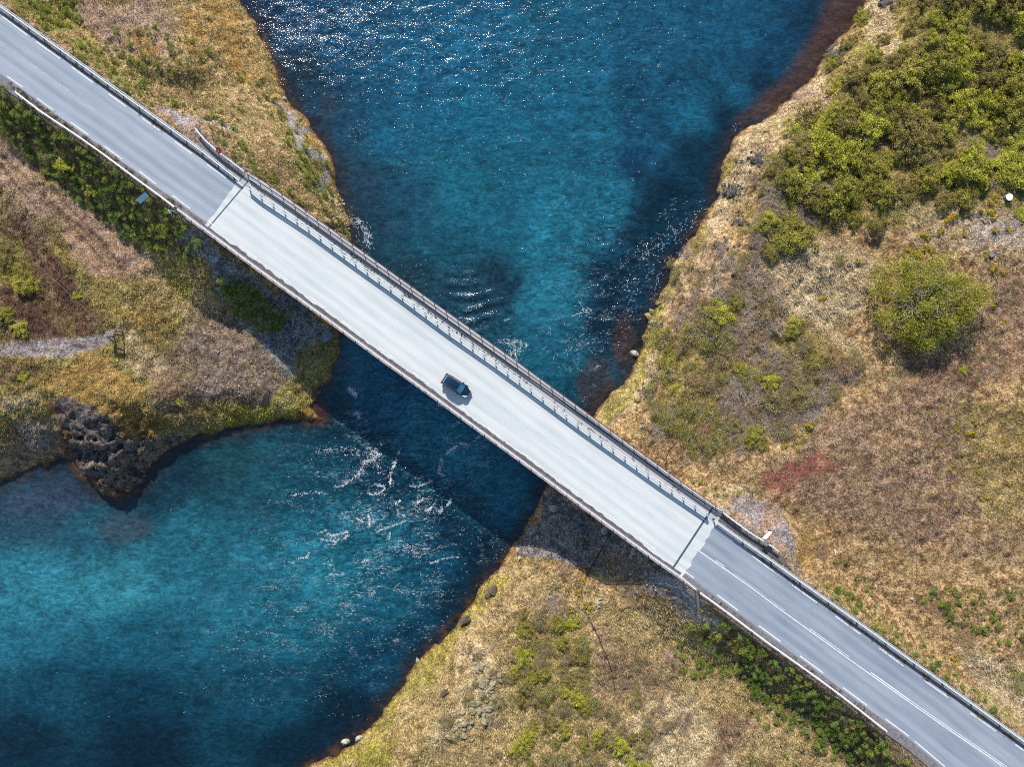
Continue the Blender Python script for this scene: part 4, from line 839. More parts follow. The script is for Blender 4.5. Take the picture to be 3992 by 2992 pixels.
mb=MB(); mb.box(tilt@Vector((0,-0.12,0.022))+Vector((0,0,zr_)),(0.14,0.22,0.01),M=tilt); mb.build('white_mark',M['white'],pl)
zb=1.5; a=W(543,771,zb); b=W(573,746,zb); g_=G(563,770)
ib=empty('information_board',(g_.x,g_.y,g_.z)); tag(ib,'pale blue slanting three-panel board standing among the lupines below the guardrail','sign board')
o_=g_; zt=0.9
ax=(b-a).normalized(); dn_=Vector((ax.y,-ax.x,0)).normalized()
dn_=dn_ if dn_.y<0 else -dn_
sc=1.2
gx_=Vector((0,0,0.7))
for k in range(3):
    mb=MB(); p0=ax*(-0.95+0.63*k)+Vector((0,0,1.25)); p1=p0+ax*0.58; q1=p1+dn_*0.75-Vector((0,0,0.45)); q0=p0+dn_*0.75-Vector((0,0,0.45))
    t=Vector((0,0,0.05)); mb.add([p0,p1,q1,q0,p0-t,p1-t,q1-t,q0-t],[(0,3,2,1),(4,5,6,7),(0,1,5,4),(1,2,6,5),(2,3,7,6),(3,0,4,7)]); mb.build('panel',M['signblue'],ib)
for k in (-0.8,0.75):
    mb=MB(); mb.beam(ax*k+Vector((0,0,-0.3)),ax*k+dn_*0.1+Vector((0,0,1.15)),0.1,0.1); mb.build('leg',M['steeldark'],ib)
g_=G(675,832); sb_=empty('small_sign',g_,math.radians(20)); tag(sb_,'small upright pale panel on a thin bracket between lupines beside the guardrail','sign')
mb=MB(); mb.box((0,0,1.1),(0.12,0.6,0.7)); mb.build('panel',M['signblue'],sb_)
mb=MB(); mb.tube([(0,0,-0.3),(0,0,0.8)],0.04,6); mb.build('post',M['steeldark'],sb_)
mb=MB(); mb.tube([(0,0.2,1.35),(0.8,-0.25,1.2)],0.03,6); mb.build('bracket',M['steel'],sb_)
g_=G(2992,2094); ws=empty('white_sign',(g_.x,g_.y,g_.z)); tag(ws,'white tilted sign panel on two arms beside the guardrail at the east bridge end','sign')
P4=[W(3012,2074,1.9),W(3000,2077,1.9),W(2974,2102,1.9),W(2986,2105,1.9)]
mb=MB(); q=[p-g_ for p in P4]; q[1].z-=0.35; q[2].z-=0.35; lo=[v-Vector((0,0,0.05)) for v in q]; mb.add(q+lo,[(0,1,2,3),(7,6,5,4),(0,4,5,1),(1,5,6,2),(2,6,7,3),(3,7,4,0)]); mb.build('panel',M['white'],ws)
mb=MB(); mb.beam(q[1],q[1]+Vector((-0.7,0.02,0.1)),0.06,0.06); mb.build('arm',M['white'],ws)
mb=MB(); mb.beam(q[2],q[2]+Vector((-0.4,-0.05,0.1)),0.06,0.06); mb.build('arm',M['white'],ws)
for k in (0,3):
    mb=MB(); mb.beam((q[k].x*.8,q[k].y*.8,-0.3),q[k]+Vector((-0.05,0,-0.04)),0.07,0.07); mb.build('leg',M['steeldark'],ws)
# old tower at the head of the gravel gully
g_=G(462,1310); tw=empty('timber_tower',g_,0); tag(tw,'weathered slatted timber tower on legs at the head of the grey gravel strip','tower')
ht=2.6; T0=Vector((-0.1,0.25,ht))
ang=math.radians(12); Rz=Matrix.Rotation(ang,3,'Z')
for k in range(5):
    mb=MB(); c0=Rz@Vector((-0.6+0.3*k,0,0)); mb.box(T0+c0,(0.2,1.0,0.1),M=Rz@Matrix.Rotation(math.radians(-32),3,'Z')); mb.build('platform_board',M['wood'],tw)
for sx in (-0.6,0.6):
    for sy in (-0.25,0.25):
        mb=MB(); mb.beam(Rz@Vector((sx*1.2,sy*1.4,-0.6))+Vector((-0.1,0.2,0)),T0+Rz@Vector((sx*0.85,sy,-0.1)),0.15,0.15); mb.build('leg',M['wooddark'],tw)
for z in (1.8,):
    mb=MB(); mb.beam(Rz@Vector((-0.7,-0.3,z*.8))+Vector((-0.1,0.2,0)),Rz@Vector((0.7,-0.3,z*.8+0.3))+Vector((-0.1,0.2,0)),0.16,0.2); mb.build('cross_beam',M['wooddark'],tw)
mb=MB(); mb.beam(Rz@Vector((-0.7,-1.1,0.3)),T0+Rz@Vector((-0.8,-0.1,-0.05)),0.32,0.12); mb.build('side_board',M['wood'],tw)
# overhead cable from the tower to the west
e0=Vector((g_.x-0.5,g_.y+0.7,g_.z+ht-0.3)); e1=W(0,914,-2.6); e1=e1+(e1-e0)*0.6; pts=[e0.lerp(e1,t)+Vector((0,0,-1.2*4*t*(1-t))) for t in np.linspace(0,1,24)]
mb=MB(); mb.tube(pts,0.016,5); tag(mb.build('cable',M['branch']),'thin pale cable running from the timber tower to the western edge','cable')
def ground_tube(name,P,r,mat,label,cat,lift=0.05,n=5,step=10,wob=1.5):
    P=np.asarray(P,float); seg=np.hypot(*(P[1:]-P[:-1]).T); cs=np.concatenate([[0],np.cumsum(seg)]); s=np.arange(0,cs[-1],step)
    Q=np.stack([np.interp(s,cs,P[:,0])+rng.normal(0,wob*.4,len(s)),np.interp(s,cs,P[:,1])+rng.normal(0,wob*.4,len(s))],1); w=Gm(Q); w[:,2]+=lift
    mb=MB(); mb.tube([Vector(q) for q in w],r,n); o=mb.build(name,mat); tag(o,label,cat); return o
ground_tube('hose',[(2397,2700),(2392,2660),(2385,2620),(2368,2570),(2350,2530),(2330,2480),(2305,2430),(2284,2390),(2270,2340),(2266,2300),(2275,2270),(2292,2240),(2310,2200),(2340,2150),(2380,2080)],0.09,M['hose'],'long black hose winding down the south slope to the dark bank below the bridge','hose')
ground_tube('hose',[(2636,1727),(2610,1755),(2598,1780),(2595,1810),(2600,1835)],0.08,M['hose'],'short black hose curving over dry grass just above the bridge edge','hose')
def logm(P,r,label,name='fallen_branch'): ground_tube(name,P,r,M['branch'],label,'branch',0.12,6,8,1)
logm([(2806,1046),(2792,1075),(2792,1105),(2800,1135),(2820,1165),(2835,1180)],0.13,'long bent bare branch lying on pale grass above the east bank')
logm([(2790,1075),(2765,1105)],0.14,'thick dark stub of driftwood leaning left of the long bent branch')
logm([(2745,1135),(2725,1130),(2705,1150)],0.12,'forked bare branch in brown scrub below the long bent branch')
for (x,y,r,mat,lab,cat,h_) in ((3924,772,0.52,'white','white round lid on a low drum beside yellow flowers at the right edge','drum',0.7),(3766,803,0.42,'stump','grey brown round drum beside a fallen pale pipe','drum',0.6),(3863,993,0.38,'conc_grey','dull grey round lid set low in brown stony ground','lid',0.18)):
    g_=G(x,y); e=empty('round_drum',g_); tag(e,lab,cat)
    mb=MB(); mb.tube([(0,0,-0.3),(0,0,h_)],r,20); mb.build('shell',M['conc_grey'],e)
    mb=MB(); mb.tube([(0,0,h_),(0,0,h_+0.05)],r*1.08,20); mb.build('cover',M[mat],e)
ground_tube('fallen_pipe',[(3738,778),(3758,797)],0.12,M['white'],'short pale pipe lying next to the grey brown drum','pipe',0.25,8,6,0)
ground_tube('dropped_strap',[(3253,2143),(3258,2163)],0.09,M['white'],'small white stick lying on pale grass above the east road','stick',0.1,6,6,0)
# concrete footing by the river under the bridge
P6=[(1230,1305),(1256,1272),(1290,1298),(1288,1325),(1262,1338),(1232,1328)]
zt_=-10.6; top=[W(x,y,zt_) for x,y in P6]; mb=MB(); n6=len(top); mb.add(top+[v+Vector((0,0,-2.2)) for v in top],[list(range(n6))[::-1],list(range(n6,2*n6))]+[(i,(i+1)%n6,n6+(i+1)%n6,n6+i) for i in range(n6)])
o=mb.build('concrete_footing',M['conc_grey']); tag(o,'flat grey concrete footing block at the water edge just below the bridge','footing')
# ------------------------------------------------------------ rocks
import bmesh
def rock_mesh(seed,mat,flat=0.7,sub=2,rough=0.5):
    bm=bmesh.new(); rr=np.random.default_rng(seed*17+len(mat.name))
    pts=rr.normal(0,1,(22,3)); pts/=np.linalg.norm(pts,axis=1)[:,None]; pts*=rr.uniform(.7,1.05,(22,1))
    for q in pts: bm.verts.new(q)
    h=bmesh.ops.convex_hull(bm,input=bm.verts); bmesh.ops.subdivide_edges(bm,edges=bm.edges,cuts=1,use_grid_fill=True)
    for v in bm.verts: v.co=v.co*(1+rr.normal(0,.035))
    bm.verts.ensure_lookup_table()
    V=np.array([v.co[:] for v in bm.verts]); r=0.95+0.3*(fbm(V[:,0]*2+seed*3.1,V[:,1]*2+V[:,2]*1.9,3,200+seed)-0.5)
    for v,q,k in zip(bm.verts,V,r): v.co=Vector((q[0]*k*1.15,q[1]*k*0.9,q[2]*k*flat))
    me=bpy.data.meshes.new('rock'); bm.to_mesh(me); bm.free(); me.materials.append(mat); return me
RK={}
for k_,m_ in (('rock','rock'),('brown','rockbrown'),('pale','rockpale'),('moss','rockmoss'),('lichen','rocklichen')): RK[k_]=[rock_mesh(i+len(RK)*7,M[m_],0.65,3 if i<2 else 2) for i in range(4)]
def rock(x,y,r,kind,label,cat='boulder',group=None,name='boulder',water=False):
    g_=W(x,y,ZW) if water else G(x,y)
    if water: g_=Vector((g_.x,g_.y,ZW))
    o=obj(name,random.choice(RK[kind]),None,g_+Vector((0,0,r*0.2)),random.uniform(0,6.3)); s=r; o.scale=(s*random.uniform(.9,1.1),s*random.uniform(.85,1.1),s*random.uniform(.8,1.1)); tag(o,label,cat,group); return o
for a in ((2472,1382,1.0,'pale','pale pointed boulder standing in brown shallows just off the east bank'),(2528,1235,0.9,'moss','mossy square boulder against the east bank where the bank juts out'),(2566,1184,0.8,'moss','yellow mossy boulder in the water above the square one'),(2543,1216,0.7,'moss','small mossy boulder between two larger mossy ones at the east bank'),
 (2907,462,0.9,'moss','round mossy boulder at the tip of a dark reef below the reddish shallows'),(1816,2420,1.3,'brown','brown boulder half in the water on the south bank'),(1348,2893,1.3,'pale','large pale boulder in the water near the bottom edge'),(1398,2879,0.8,'pale','narrow pale boulder touching the grass near the bottom edge'),(1152,2984,0.8,'brown','brown boulder cut by the bottom edge of the picture'),
 (1926,2300,1.25,'brown','rounded dark brown boulder on the grass above the south bank'),(1899,2328,0.7,'brown','small grey brown boulder left of the rounded dark brown one'),(1736,2703,0.9,'brown','dark boulder with a white spot on the south slope'),(1627,2576,0.6,'pale','small pale stone on the south waterline'),(2489,1557,0.9,'moss','ochre boulder in grass right above the bridge beside a dark outcrop'),
 (2157,1981,1.0,'pale','large pale stone in shade below the bridge, nearest the east waterline'),(2357,2067,0.9,'pale','long pale stone in shade touching the bridge railing line'),(2470,2152,0.8,'pale','white stone in shade right of the black hose'),(2462,2170,0.55,'pale','small white stone just under the other white stone'),(2026,2180,0.55,'pale','white stone where the shadow edge meets the south bank'),(2096,2101,0.4,'pale','tiny white stone in the shaded slope near the waterline'),(1271,1355,0.3,'pale','tiny white stone below the concrete footing'),
 (495,1912,0.35,'pale','tiny white stone at the foot of the dark headland'),(3555,2338,0.4,'pale','small white stone on dry grass right of the east road'),(2988,510,0.6,'moss','mossy rock on the grass edge above the outcrop'),(1108,384,0.5,'pale','pale stone at the start of the grey shore path'),(2862,1068,0.8,'brown','dark log shaped rock under scrub east of the branch')):
    rock(*a)
def outcrop(x,y,n,sp,r0,label,kind='rock'):
    c=G(x,y); V=[];F=[];b=0; n=int(n*1.9)
    for i in range(n):
        a=random.uniform(0,6.3); d=abs(random.gauss(0,sp)); q=G(x+math.cos(a)*d*PPM,y+math.sin(a)*d*PPM*0.8); me=random.choice(RK[kind]); r=r0*random.uniform(.3,1.25)*math.exp(-d/sp*0.4); q.z-=r*0.25
        R=Matrix.Rotation(random.uniform(0,6.3),3,'Z')
        for v in me.vertices: V.append(tuple(R@(v.co*r)+q-c))
        for f in me.polygons: F.append([b+i2 for i2 in f.vertices])
        b=len(V)
    o=obj('rock_outcrop',mkmesh('rock_outcrop',np.array(V),F,RK[kind][0].materials[0]),None,c); tag(o,label,'outcrop')
for a in ((3245,215,26,1.6,0.9,'dark grey rock outcrop on the upper east bank below the pale grass'),(3115,520,20,1.4,0.7,'small dark and pale rock outcrop east of the mossy reef boulder'),(3105,545,16,1.2,0.6,'lower end of the pale crested outcrop'),(2955,620,26,1.4,0.8,'dark purple rock outcrop near the right of a small white post'),(2862,752,26,1.6,0.75,'dark rocks at the very edge of the east bank in mid picture'),(2565,1275,20,1.2,0.6,'dark rocks on the bank edge above twiggy scrub'),
 (2525,1545,24,1.7,0.6,'dark broken outcrop in grass just above the bridge'),(2820,960,20,1.6,0.6,'dark rocks among brown scrub on the east bank'),(2880,860,16,1.4,0.55,'dark rocks below green grass tufts on the east bank'),(3450,15,14,1.2,0.7,'dark rocks at the top edge of the picture'),(1850,2560,14,1.5,0.6,'dark rocks at the top of the pale boulder field on the south slope'),(330,1640,30,2.2,0.7,'jagged dark crest of the western headland'),(400,1905,16,1.3,0.7,'rusty brown rocks at the tip of the western headland'),(1240,1530,14,1.0,0.5,'small ring of dark rocks in the shaded shallows')):
    outcrop(*a,kind='rock' if 'rusty' not in a[-1] and 'ring' not in a[-1] else 'brown')
# stones lying about: small individuals in groups
def stones(P,n,r,kind,group,label):
    P=np.asarray(P,float); k=0
    while k<n:
        q=P.min(0)+rng.random(2)*(P.max(0)-P.min(0))
        if sdpoly(P,np.array([q[0]]),np.array([q[1]]))[0]>0: rock(q[0],q[1],r*random.uniform(.5,1.3),kind,label,'stone',group,'stone'); k+=1
stones([(1850,2560),(1960,2620),(1960,2720),(1880,2820),(1780,2900),(1730,2860),(1800,2780),(1870,2680)],70,0.6,'lichen','pale boulders on the south slope','pale lichen boulder in the stony field on the south slope')
stones([(2010,2090),(2140,2080),(2400,2160),(2600,2290),(2560,2320),(2250,2190),(2030,2170)],50,0.22,'pale','pale stones in the shade of the bridge','small pale stone in the bridge shade on the east side')
stones([(800,1250),(980,1370),(1080,1480),(900,1560),(760,1520)],60,0.2,'pale','pale stones on the western gravel','small pale stone on the grey western gravel slope')
stones([(1290,760),(1340,760),(1366,930),(1350,960),(1300,860)],40,0.28,'pale','pale stones on the west shore','pale stone on the west shore just above the bridge')
stones([(2310,2390),(2350,2310),(2360,2320),(2320,2400)],14,0.3,'pale','rubble in a short row','pale lump in the short rubble row right of the black hose')
# ------------------------------------------------------------ vegetation prototypes
def leafcloud(C,S,per,size,colf,upb=0.5):
    n=len(C)*per; c=np.repeat(C,per,0)+rng.normal(0,1,(n,3))*np.repeat(S,per)[:,None]*np.array([1,1,.7])
    nn=rng.normal(0,1,(n,3)); nn[:,2]=np.abs(nn[:,2])+upb; nn/=np.linalg.norm(nn,axis=1)[:,None]
    t=np.cross(nn,rng.normal(0,1,(n,3))); t/=np.linalg.norm(t,axis=1)[:,None]; b=np.cross(nn,t)
    s=size*rng.uniform(.6,1.3,n)[:,None]
    V=np.stack([c-t*s,c-b*s*.55,c+t*s,c+b*s*.55],1).reshape(-1,3)
    F=np.arange(n*4).reshape(n,4); col=np.repeat(colf(c,n),4,0)
    return V,F,col
def colvar(base,base2,vv=0.25,k=None):
    a,b=A(*base),A(*base2)
    def f(c,n):
        t=np.clip(fbm(c[:,0]*2.2+5,c[:,1]*2.2+c[:,2],3,300+int(base[0]))*1.8-0.4,0,1)[:,None]; t=np.clip(t+rng.normal(0,.2,(n,1)),0,1)
        return (a*(1-t)+b*t)*rng.uniform(1-vv,1+vv,(n,1))
    return f
def branches(nb,R,Hh,r0,seed,curl=0.35):
    rr=random.Random(seed); mb=MB()
    for i in range(nb):
        a=rr.uniform(0,6.28); e=rr.uniform(.35,1.0); L=R*rr.uniform(.6,1.02)
        p=Vector((rr.gauss(0,.06)*R,rr.gauss(0,.06)*R,-0.25)); q=Vector((math.cos(a)*L*e,math.sin(a)*L*e,Hh*(1.05-0.55*e*e)))
        m1=p.lerp(q,.35)+Vector((rr.gauss(0,.07)*R,rr.gauss(0,.07)*R,Hh*.2)); m2=p.lerp(q,.7)+Vector((rr.gauss(0,.1)*R,rr.gauss(0,.1)*R,Hh*.16))
        mb.tube([p,m1,m2,q],r0,4,r0*0.25)
        for k in range(2):
            s=m1.lerp(m2,rr.random()); t=s+Vector((rr.gauss(0,.25)*R,rr.gauss(0,.25)*R,abs(rr.gauss(0,.12))*Hh+.05)); mb.tube([s,t],r0*.45,3,r0*.15)
    return mb
def shrub_proto(seed,base,base2,R=1.0,Hh=0.75,nc=34,per=90,leaf=0.045,spread=0.16,trunk_r=0.03):
    rr=np.random.default_rng(seed); lob=rr.uniform(0,6.28,3)
    th=rr.uniform(0,2*np.pi,nc); rad=np.sqrt(rr.random(nc)); prof_=R*(0.78+0.14*np.sin(2*th+lob[0])+0.13*np.sin(3*th+lob[1])+0.08*np.sin(5*th+lob[2]))
    x=rad*prof_*np.cos(th); y=rad*prof_*np.sin(th); z=Hh*np.sqrt(np.clip(1-(rad*0.93)**2,0.03,1))*rr.uniform(.45,1.15,nc)
    C=np.stack([x,y,z],1); S=rr.uniform(.55,1.2,nc)*spread
    V,F,col=leafcloud(C,S,per,leaf,colvar(base,base2)); V[:,2]=np.maximum(V[:,2],0.02)
    return mkmesh('crown',V,F,M['leaf'],col), None
protos={}
def trunk_mesh(seed,R,Hh,r0,nb,mat='branch'):
    mb=branches(nb,R,Hh,r0,seed); return mkmesh('trunk',np.array([tuple(v) for v in mb.v]),mb.f,M[mat])
olive=[((138,130,44),(196,186,82)),((126,120,42),(180,170,76)),((132,118,56),(184,166,96)),((148,148,40),(206,200,76)),((118,106,48),(166,150,80))]
protos['shrub']=[(shrub_proto(10+i,*olive[i%5],nc=46,per=105,leaf=0.036,spread=0.098)[0],trunk_mesh(i,0.9,0.68,0.03,9)) for i in range(5)]
protos['dull']=[(shrub_proto(30+i,*(((136,122,66),(180,164,104)),((126,108,70),(168,148,96)),((134,128,56),(178,170,88)))[i],nc=34,per=55,leaf=0.035,spread=0.16)[0],trunk_mesh(20+i,0.95,0.72,0.022,22)) for i in range(3)]
# leafless twiggy shrubs: fans of thin twigs
def twigs_mesh(seed,n,base,base2,Hh=0.6):
    rr=np.random.default_rng(seed); V=[];F=[];C=[]
    ncl=9; cc=rr.normal(0,.38,(ncl,2))
    for i in range(n):
        k=rr.integers(ncl); a=rr.uniform(0,6.28); L=rr.uniform(.25,.7); p=np.array([cc[k,0],cc[k,1],0.02]); q=p+np.array([math.cos(a)*L*.7,math.sin(a)*L*.7,Hh*rr.uniform(.4,1)])
        m=(p+q)/2+np.array([rr.normal(0,.05),rr.normal(0,.05),.10]); w=0.010; d=q-p; s=np.array([-d[1],d[0],0]); s=s/(np.linalg.norm(s)+1e-6)*w
        b=len(V); V+= [p-s,p+s,m-s*.8,m+s*.8,q]; F+=[(b,b+1,b+3,b+2),(b+2,b+3,b+4,b+4)]
        c=(A(*base)+(A(*base2)-A(*base))*rr.random())*rr.uniform(.7,1.3); C+=[c]*5
        for _ in range(2):
            t=rr.uniform(.4,.95); s0=m+(q-m)*t; e=s0+np.array([rr.normal(0,.12),rr.normal(0,.12),rr.uniform(.02,.14)]); b=len(V); V+=[s0-s*.6,s0+s*.6,e]; F+=[(b,b+1,b+2,b+2)]; C+=[c]*3
    V=np.array(V); F=[tuple(dict.fromkeys(f)) for f in F]
    return mkmesh('twigs',V,F,M['twig'],np.array(C))
protos['bare']=[(twigs_mesh(50+i,420,*(((128,108,92),(200,180,160)),((112,92,80),(176,154,136)),((134,106,76),(186,154,118)))[i]),None) for i in range(3)]
# lupines: low domes of palmate leaf tufts
def lupine_mesh(seed,base,base2,nc=16,per=60):
    rr=np.random.default_rng(seed); th=rr.uniform(0,6.28,nc); rad=np.sqrt(rr.random(nc))*.8; C=np.stack([rad*np.cos(th),rad*np.sin(th),.85*np.sqrt(1-rad**2)*rr.uniform(.8,1.1,nc)],1)
    V,F,col=leafcloud(C,rr.uniform(.10,.17,nc),per,0.065,colvar(base,base2),0.7); V[:,2]=np.maximum(V[:,2],0.0); return mkmesh('lupine_clump',V,F,M['leaf'],col)
lup=[lupine_mesh(70+i,*b) for i,b in enumerate([((100,122,44),(166,176,76)),((80,106,38),(142,160,62)),((116,126,48),(172,176,80)),((88,114,46),(146,166,84))])]
lupb=[lupine_mesh(80+i,*b) for i,b in enumerate([((108,122,44),(156,164,72)),((120,124,52),(164,162,84))])]
flow=[]
for i in range(3):
    mb_V,mb_F,mb_c=leafcloud(rng.normal(0,.35,(7,3))*np.array([1,1,.2])+np.array([0,0,.25]),np.full(7,.12),22,.11,colvar((226,176,20),(250,215,60)),1.5)
    V2_,F2_,c2_=leafcloud(rng.normal(0,.35,(7,3))*np.array([1,1,.2])+np.array([0,0,.12]),np.full(7,.2),22,.10,colvar((110,120,44),(150,150,60)),1.0)
    flow.append((mkmesh('petals',mb_V,mb_F,M['flower'],mb_c),mkmesh('leaves',V2_,F2_,M['leaf'],c2_)))
def darts(P,sp,jit=0.35,maxn=9999,dens=None):
    P=np.asarray(P,float); lo=P.min(0); hi=P.max(0); n=int((hi-lo).prod()/(sp*sp)*6)+10
    q=lo+rng.random((n,2))*(hi-lo); q=q[sdpoly(P,q[:,0],q[:,1])>0]
    if dens is not None: q=q[fbm(q[:,0]/70,q[:,1]/70,3,151)>dens]
    keep=[]; cell={}
    for a in q:
        k=(int(a[0]//sp),int(a[1]//sp)); ok=True
        for i in (-1,0,1):
            for j in (-1,0,1):
                for b in cell.get((k[0]+i,k[1]+j),()):
                    if (a[0]-b[0])**2+(a[1]-b[1])**2<(sp*(1-jit*rng.random()))**2: ok=False;break
                if not ok:break
            if not ok:break
        if ok: cell.setdefault(k,[]).append(a); keep.append(a)
        if len(keep)>=maxn: break
    return np.array(keep)
used=set()
def shrub(x,y,r,kind,label,group=None,hs=1.0,name=None,idx=None,cat='shrub'):
    g_=G(x,y); k=idx if idx is not None else random.randrange(len(protos[kind])); cr,tr=protos[kind][k]
    nm=name or {'shrub':'willow_shrub','dull':'dwarf_birch_shrub','bare':'bare_shrub'}[kind]
    if tr is None:
        o=obj(nm,cr,None,g_-Vector((0,0,.05)),random.uniform(0,6.3)); o.scale=(r*1.25,r*1.25,r*hs)
        tag(o,label,cat,group); return o
    e=empty(nm,g_,random.uniform(0,6.3)); e.scale=(r,r*random.uniform(.85,1.1),r*hs); tag(e,label,cat,group)
    obj('crown',cr,e); obj('trunk',tr,e); return e
GN='olive green shrubs of the dense north-east thicket'; LN='olive green leafy shrub in the dense north-east thicket'
for a in darts(V2([(1870,130),(1940,60),(2010,-30),(2260,-30),(2260,300),(2212,390),(2140,425),(2040,440),(1960,470),(1880,500),(1800,480),(1740,450),(1680,420),(1690,330),(1730,260),(1780,190)]),78):
    t=float(fbm(np.array([a[0]/260]),np.array([a[1]/200]),3,161)[0])
    if t<0.22: continue
    shrub(a[0],a[1],random.uniform(1.6,3.6),'shrub',LN,GN,random.uniform(.6,1.0),idx=3 if t>0.6 and random.random()<.5 else None)
for a in darts(V2([(1860,10),(1900,60),(1800,130),(1740,300),(1680,330),(1640,440),(1680,430),(1740,460),(1700,560),(1640,540),(1760,250)]),80):
    shrub(a[0],a[1],random.uniform(1.3,2.4),'shrub',"low olive shrub on the rim of the north-east thicket","low shrubs on the rim of the north-east thicket",.5)
GB='brown thin-leaved shrubs on the east bank'; LB='brown olive thin-leaved shrub on the east bank'
for a in darts(V2([(1430,740),(1480,680),(1560,650),(1700,690),(1790,760),(1860,790),(1800,870),(1700,930),(1620,960),(1500,960),(1420,900),(1390,820)]),62):
    q_=random.random(); shrub(a[0],a[1],random.uniform(1.1,2.7),'dull' if q_<.55 else ('shrub' if q_<.7 else 'bare'),LB,GB,random.uniform(.55,.9))
for P_q,sp in ((V2([(1490,640),(1620,640),(1640,700),(1560,740),(1490,720)]),46),(V2([(1600,800),(1700,760),(1800,800),(1780,880),(1680,940),(1580,980),(1560,880)]),46),(V2([(1640,380),(1780,360),(1840,420),(1760,480),(1640,560),(1610,480)]),60),(V2([(1560,560),(1660,600),(1700,660),(1600,640)]),60),(V2([(2080,290),(2200,290),(2180,400),(2100,380)]),60)):
    for a in darts(P_q,sp): shrub(a[0],a[1],random.uniform(1.0,2.0),'bare','leafless purplish brown twiggy shrub on the east side','leafless twiggy shrubs on the east side',random.uniform(.5,.8),idx=random.randrange(2))
GS='low olive shrubs on the south slope'; LS='low olive yellow shrub on the south slope'
for P_q,sp,kd in ((V2([(1120,1330),(1240,1330),(1280,1440),(1230,1560),(1110,1500)]),58,'dull'),(V2([(1130,1500),(1250,1480),(1400,1590),(1420,1680),(1100,1680)]),62,'dull')):
    for a in darts(P_q,sp): shrub(a[0],a[1],random.uniform(1.1,1.9),kd if random.random()<.45 else 'shrub',LS,GS,random.uniform(.5,.8))
one=[(2253,2722,1.7,'shrub','bright yellow green small tree alone on the south slope',1.0,3),(2410,2905,2.2,'shrub','yellow green leafy shrub near the bottom edge on the south slope',.6,3),(2040,2900,2.2,'shrub','olive shrub left of a pale post near the bottom edge',.6,0),(2480,2690,1.3,'dull','small olive tuft on brown gravel between hose and purple soil',.5,2),
 (2840,2825,2.6,'bare','large rounded brown leafless shrub beside the lupines on the south slope',.75,2),(2790,2960,2.2,'bare','brown leafless shrub cut by the bottom edge near the lupines',.6,2),(3190,2160,1.9,'bare','round rusty brown leafless shrub right of the bridge end path',.7,2),(2150,2355,1.8,'bare','pinkish brown leafless shrub above olive shrubs on the south slope',.4,0),
 (108,1110,2.6,'shrub','bright olive shrub in dark heather at the left side',.7,0),(20,1235,2.0,'shrub','olive shrub at the left edge below the bright one',.6,1),(80,1285,1.8,'shrub','yellowish shrub right above the grey gravel strip at left',.6,3),(307,1150,1.2,'shrub','small bright shrub on the path to the timber tower',.6,3),(20,1000,2.0,'shrub','olive shrub at the left edge above the bright one',.5,4),(40,960,1.5,'dull','pale brown tuft at the left edge near the cable',.4,1),(95,1470,1.2,'shrub','small green shrub under the gravel strip at the left',.6,3),
 (702,1568,0.9,'shrub','lone small yellow green bush on the western headland',.8,3),(120,470,0.5,'shrub','tiny bush in the roadside lupines at the far left',.6,3),(3180,1410,1.4,'shrub','small bright green bush in brown scrub right of the road bend',.7,3),(3095,925,3.6,'shrub','large olive shrub left of the pale hollow',.6,1),(2990,870,2.6,'shrub','olive shrub at the lower left corner of the thicket',.6,0),(3010,980,2.2,'shrub','olive shrub at the bottom of the thicket',.5,4),(3270,1010,1.2,'dull','small greyish shrub on pale grass left of the big round tree',.5,2),
 (3978,835,1.7,'shrub','yellow green shrub just below the white round lid',.5,3),(3760,700,2.6,'shrub','olive shrub above the fallen pale pipe',.6,2),(3830,660,2.0,'shrub','olive shrub right of the one above the pipe',.6,0),(3900,560,2.2,'shrub','dull shrub near the right edge above the yellow flowers',.55,4),(3760,1446,0.9,'shrub','small green bush in the shade below the big round tree',.5,3),(3970,2650,2.3,'dull','olive shrub at the right edge above the east road',.5,2),
 (3640,2370,2.0,'bare','brown twiggy patch left of the right-hand lupines',.35,2),(3760,2500,2.2,'bare','brown twiggy patch among the right-hand lupines',.35,2),(255,640,1.8,'shrub','yellow olive bush inside the roadside lupine bank',.5,3),(190,600,1.6,'dull','dull olive bush inside the roadside lupine bank',.45,2),(355,740,1.5,'shrub','yellow olive bush low in the roadside lupine bank',.5,3)]
for x,y,r,kd,lab,hs,ix in one: shrub(x,y,r,kd,lab,None,hs,idx=ix)
for P_q,sp in ((V2([(1440,560),(1520,520),(1620,560),(1680,640),(1560,680),(1440,660)]),60),(V2([(1400,860),(1460,880),(1580,1000),(1500,1010),(1400,930)]),52),(V2([(1010,1400),(1100,1350),(1110,1520),(1000,1620),(960,1560)]),70),(V2([(1300,1440),(1400,1420),(1500,1560),(1400,1600)]),76)):
    for a in darts(P_q,sp): shrub(a[0],a[1],random.uniform(.7,1.7),random.choice(['bare','dull','dull']),'low scrub','low scattered scrub on the eastern banks',random.uniform(.4,.8))
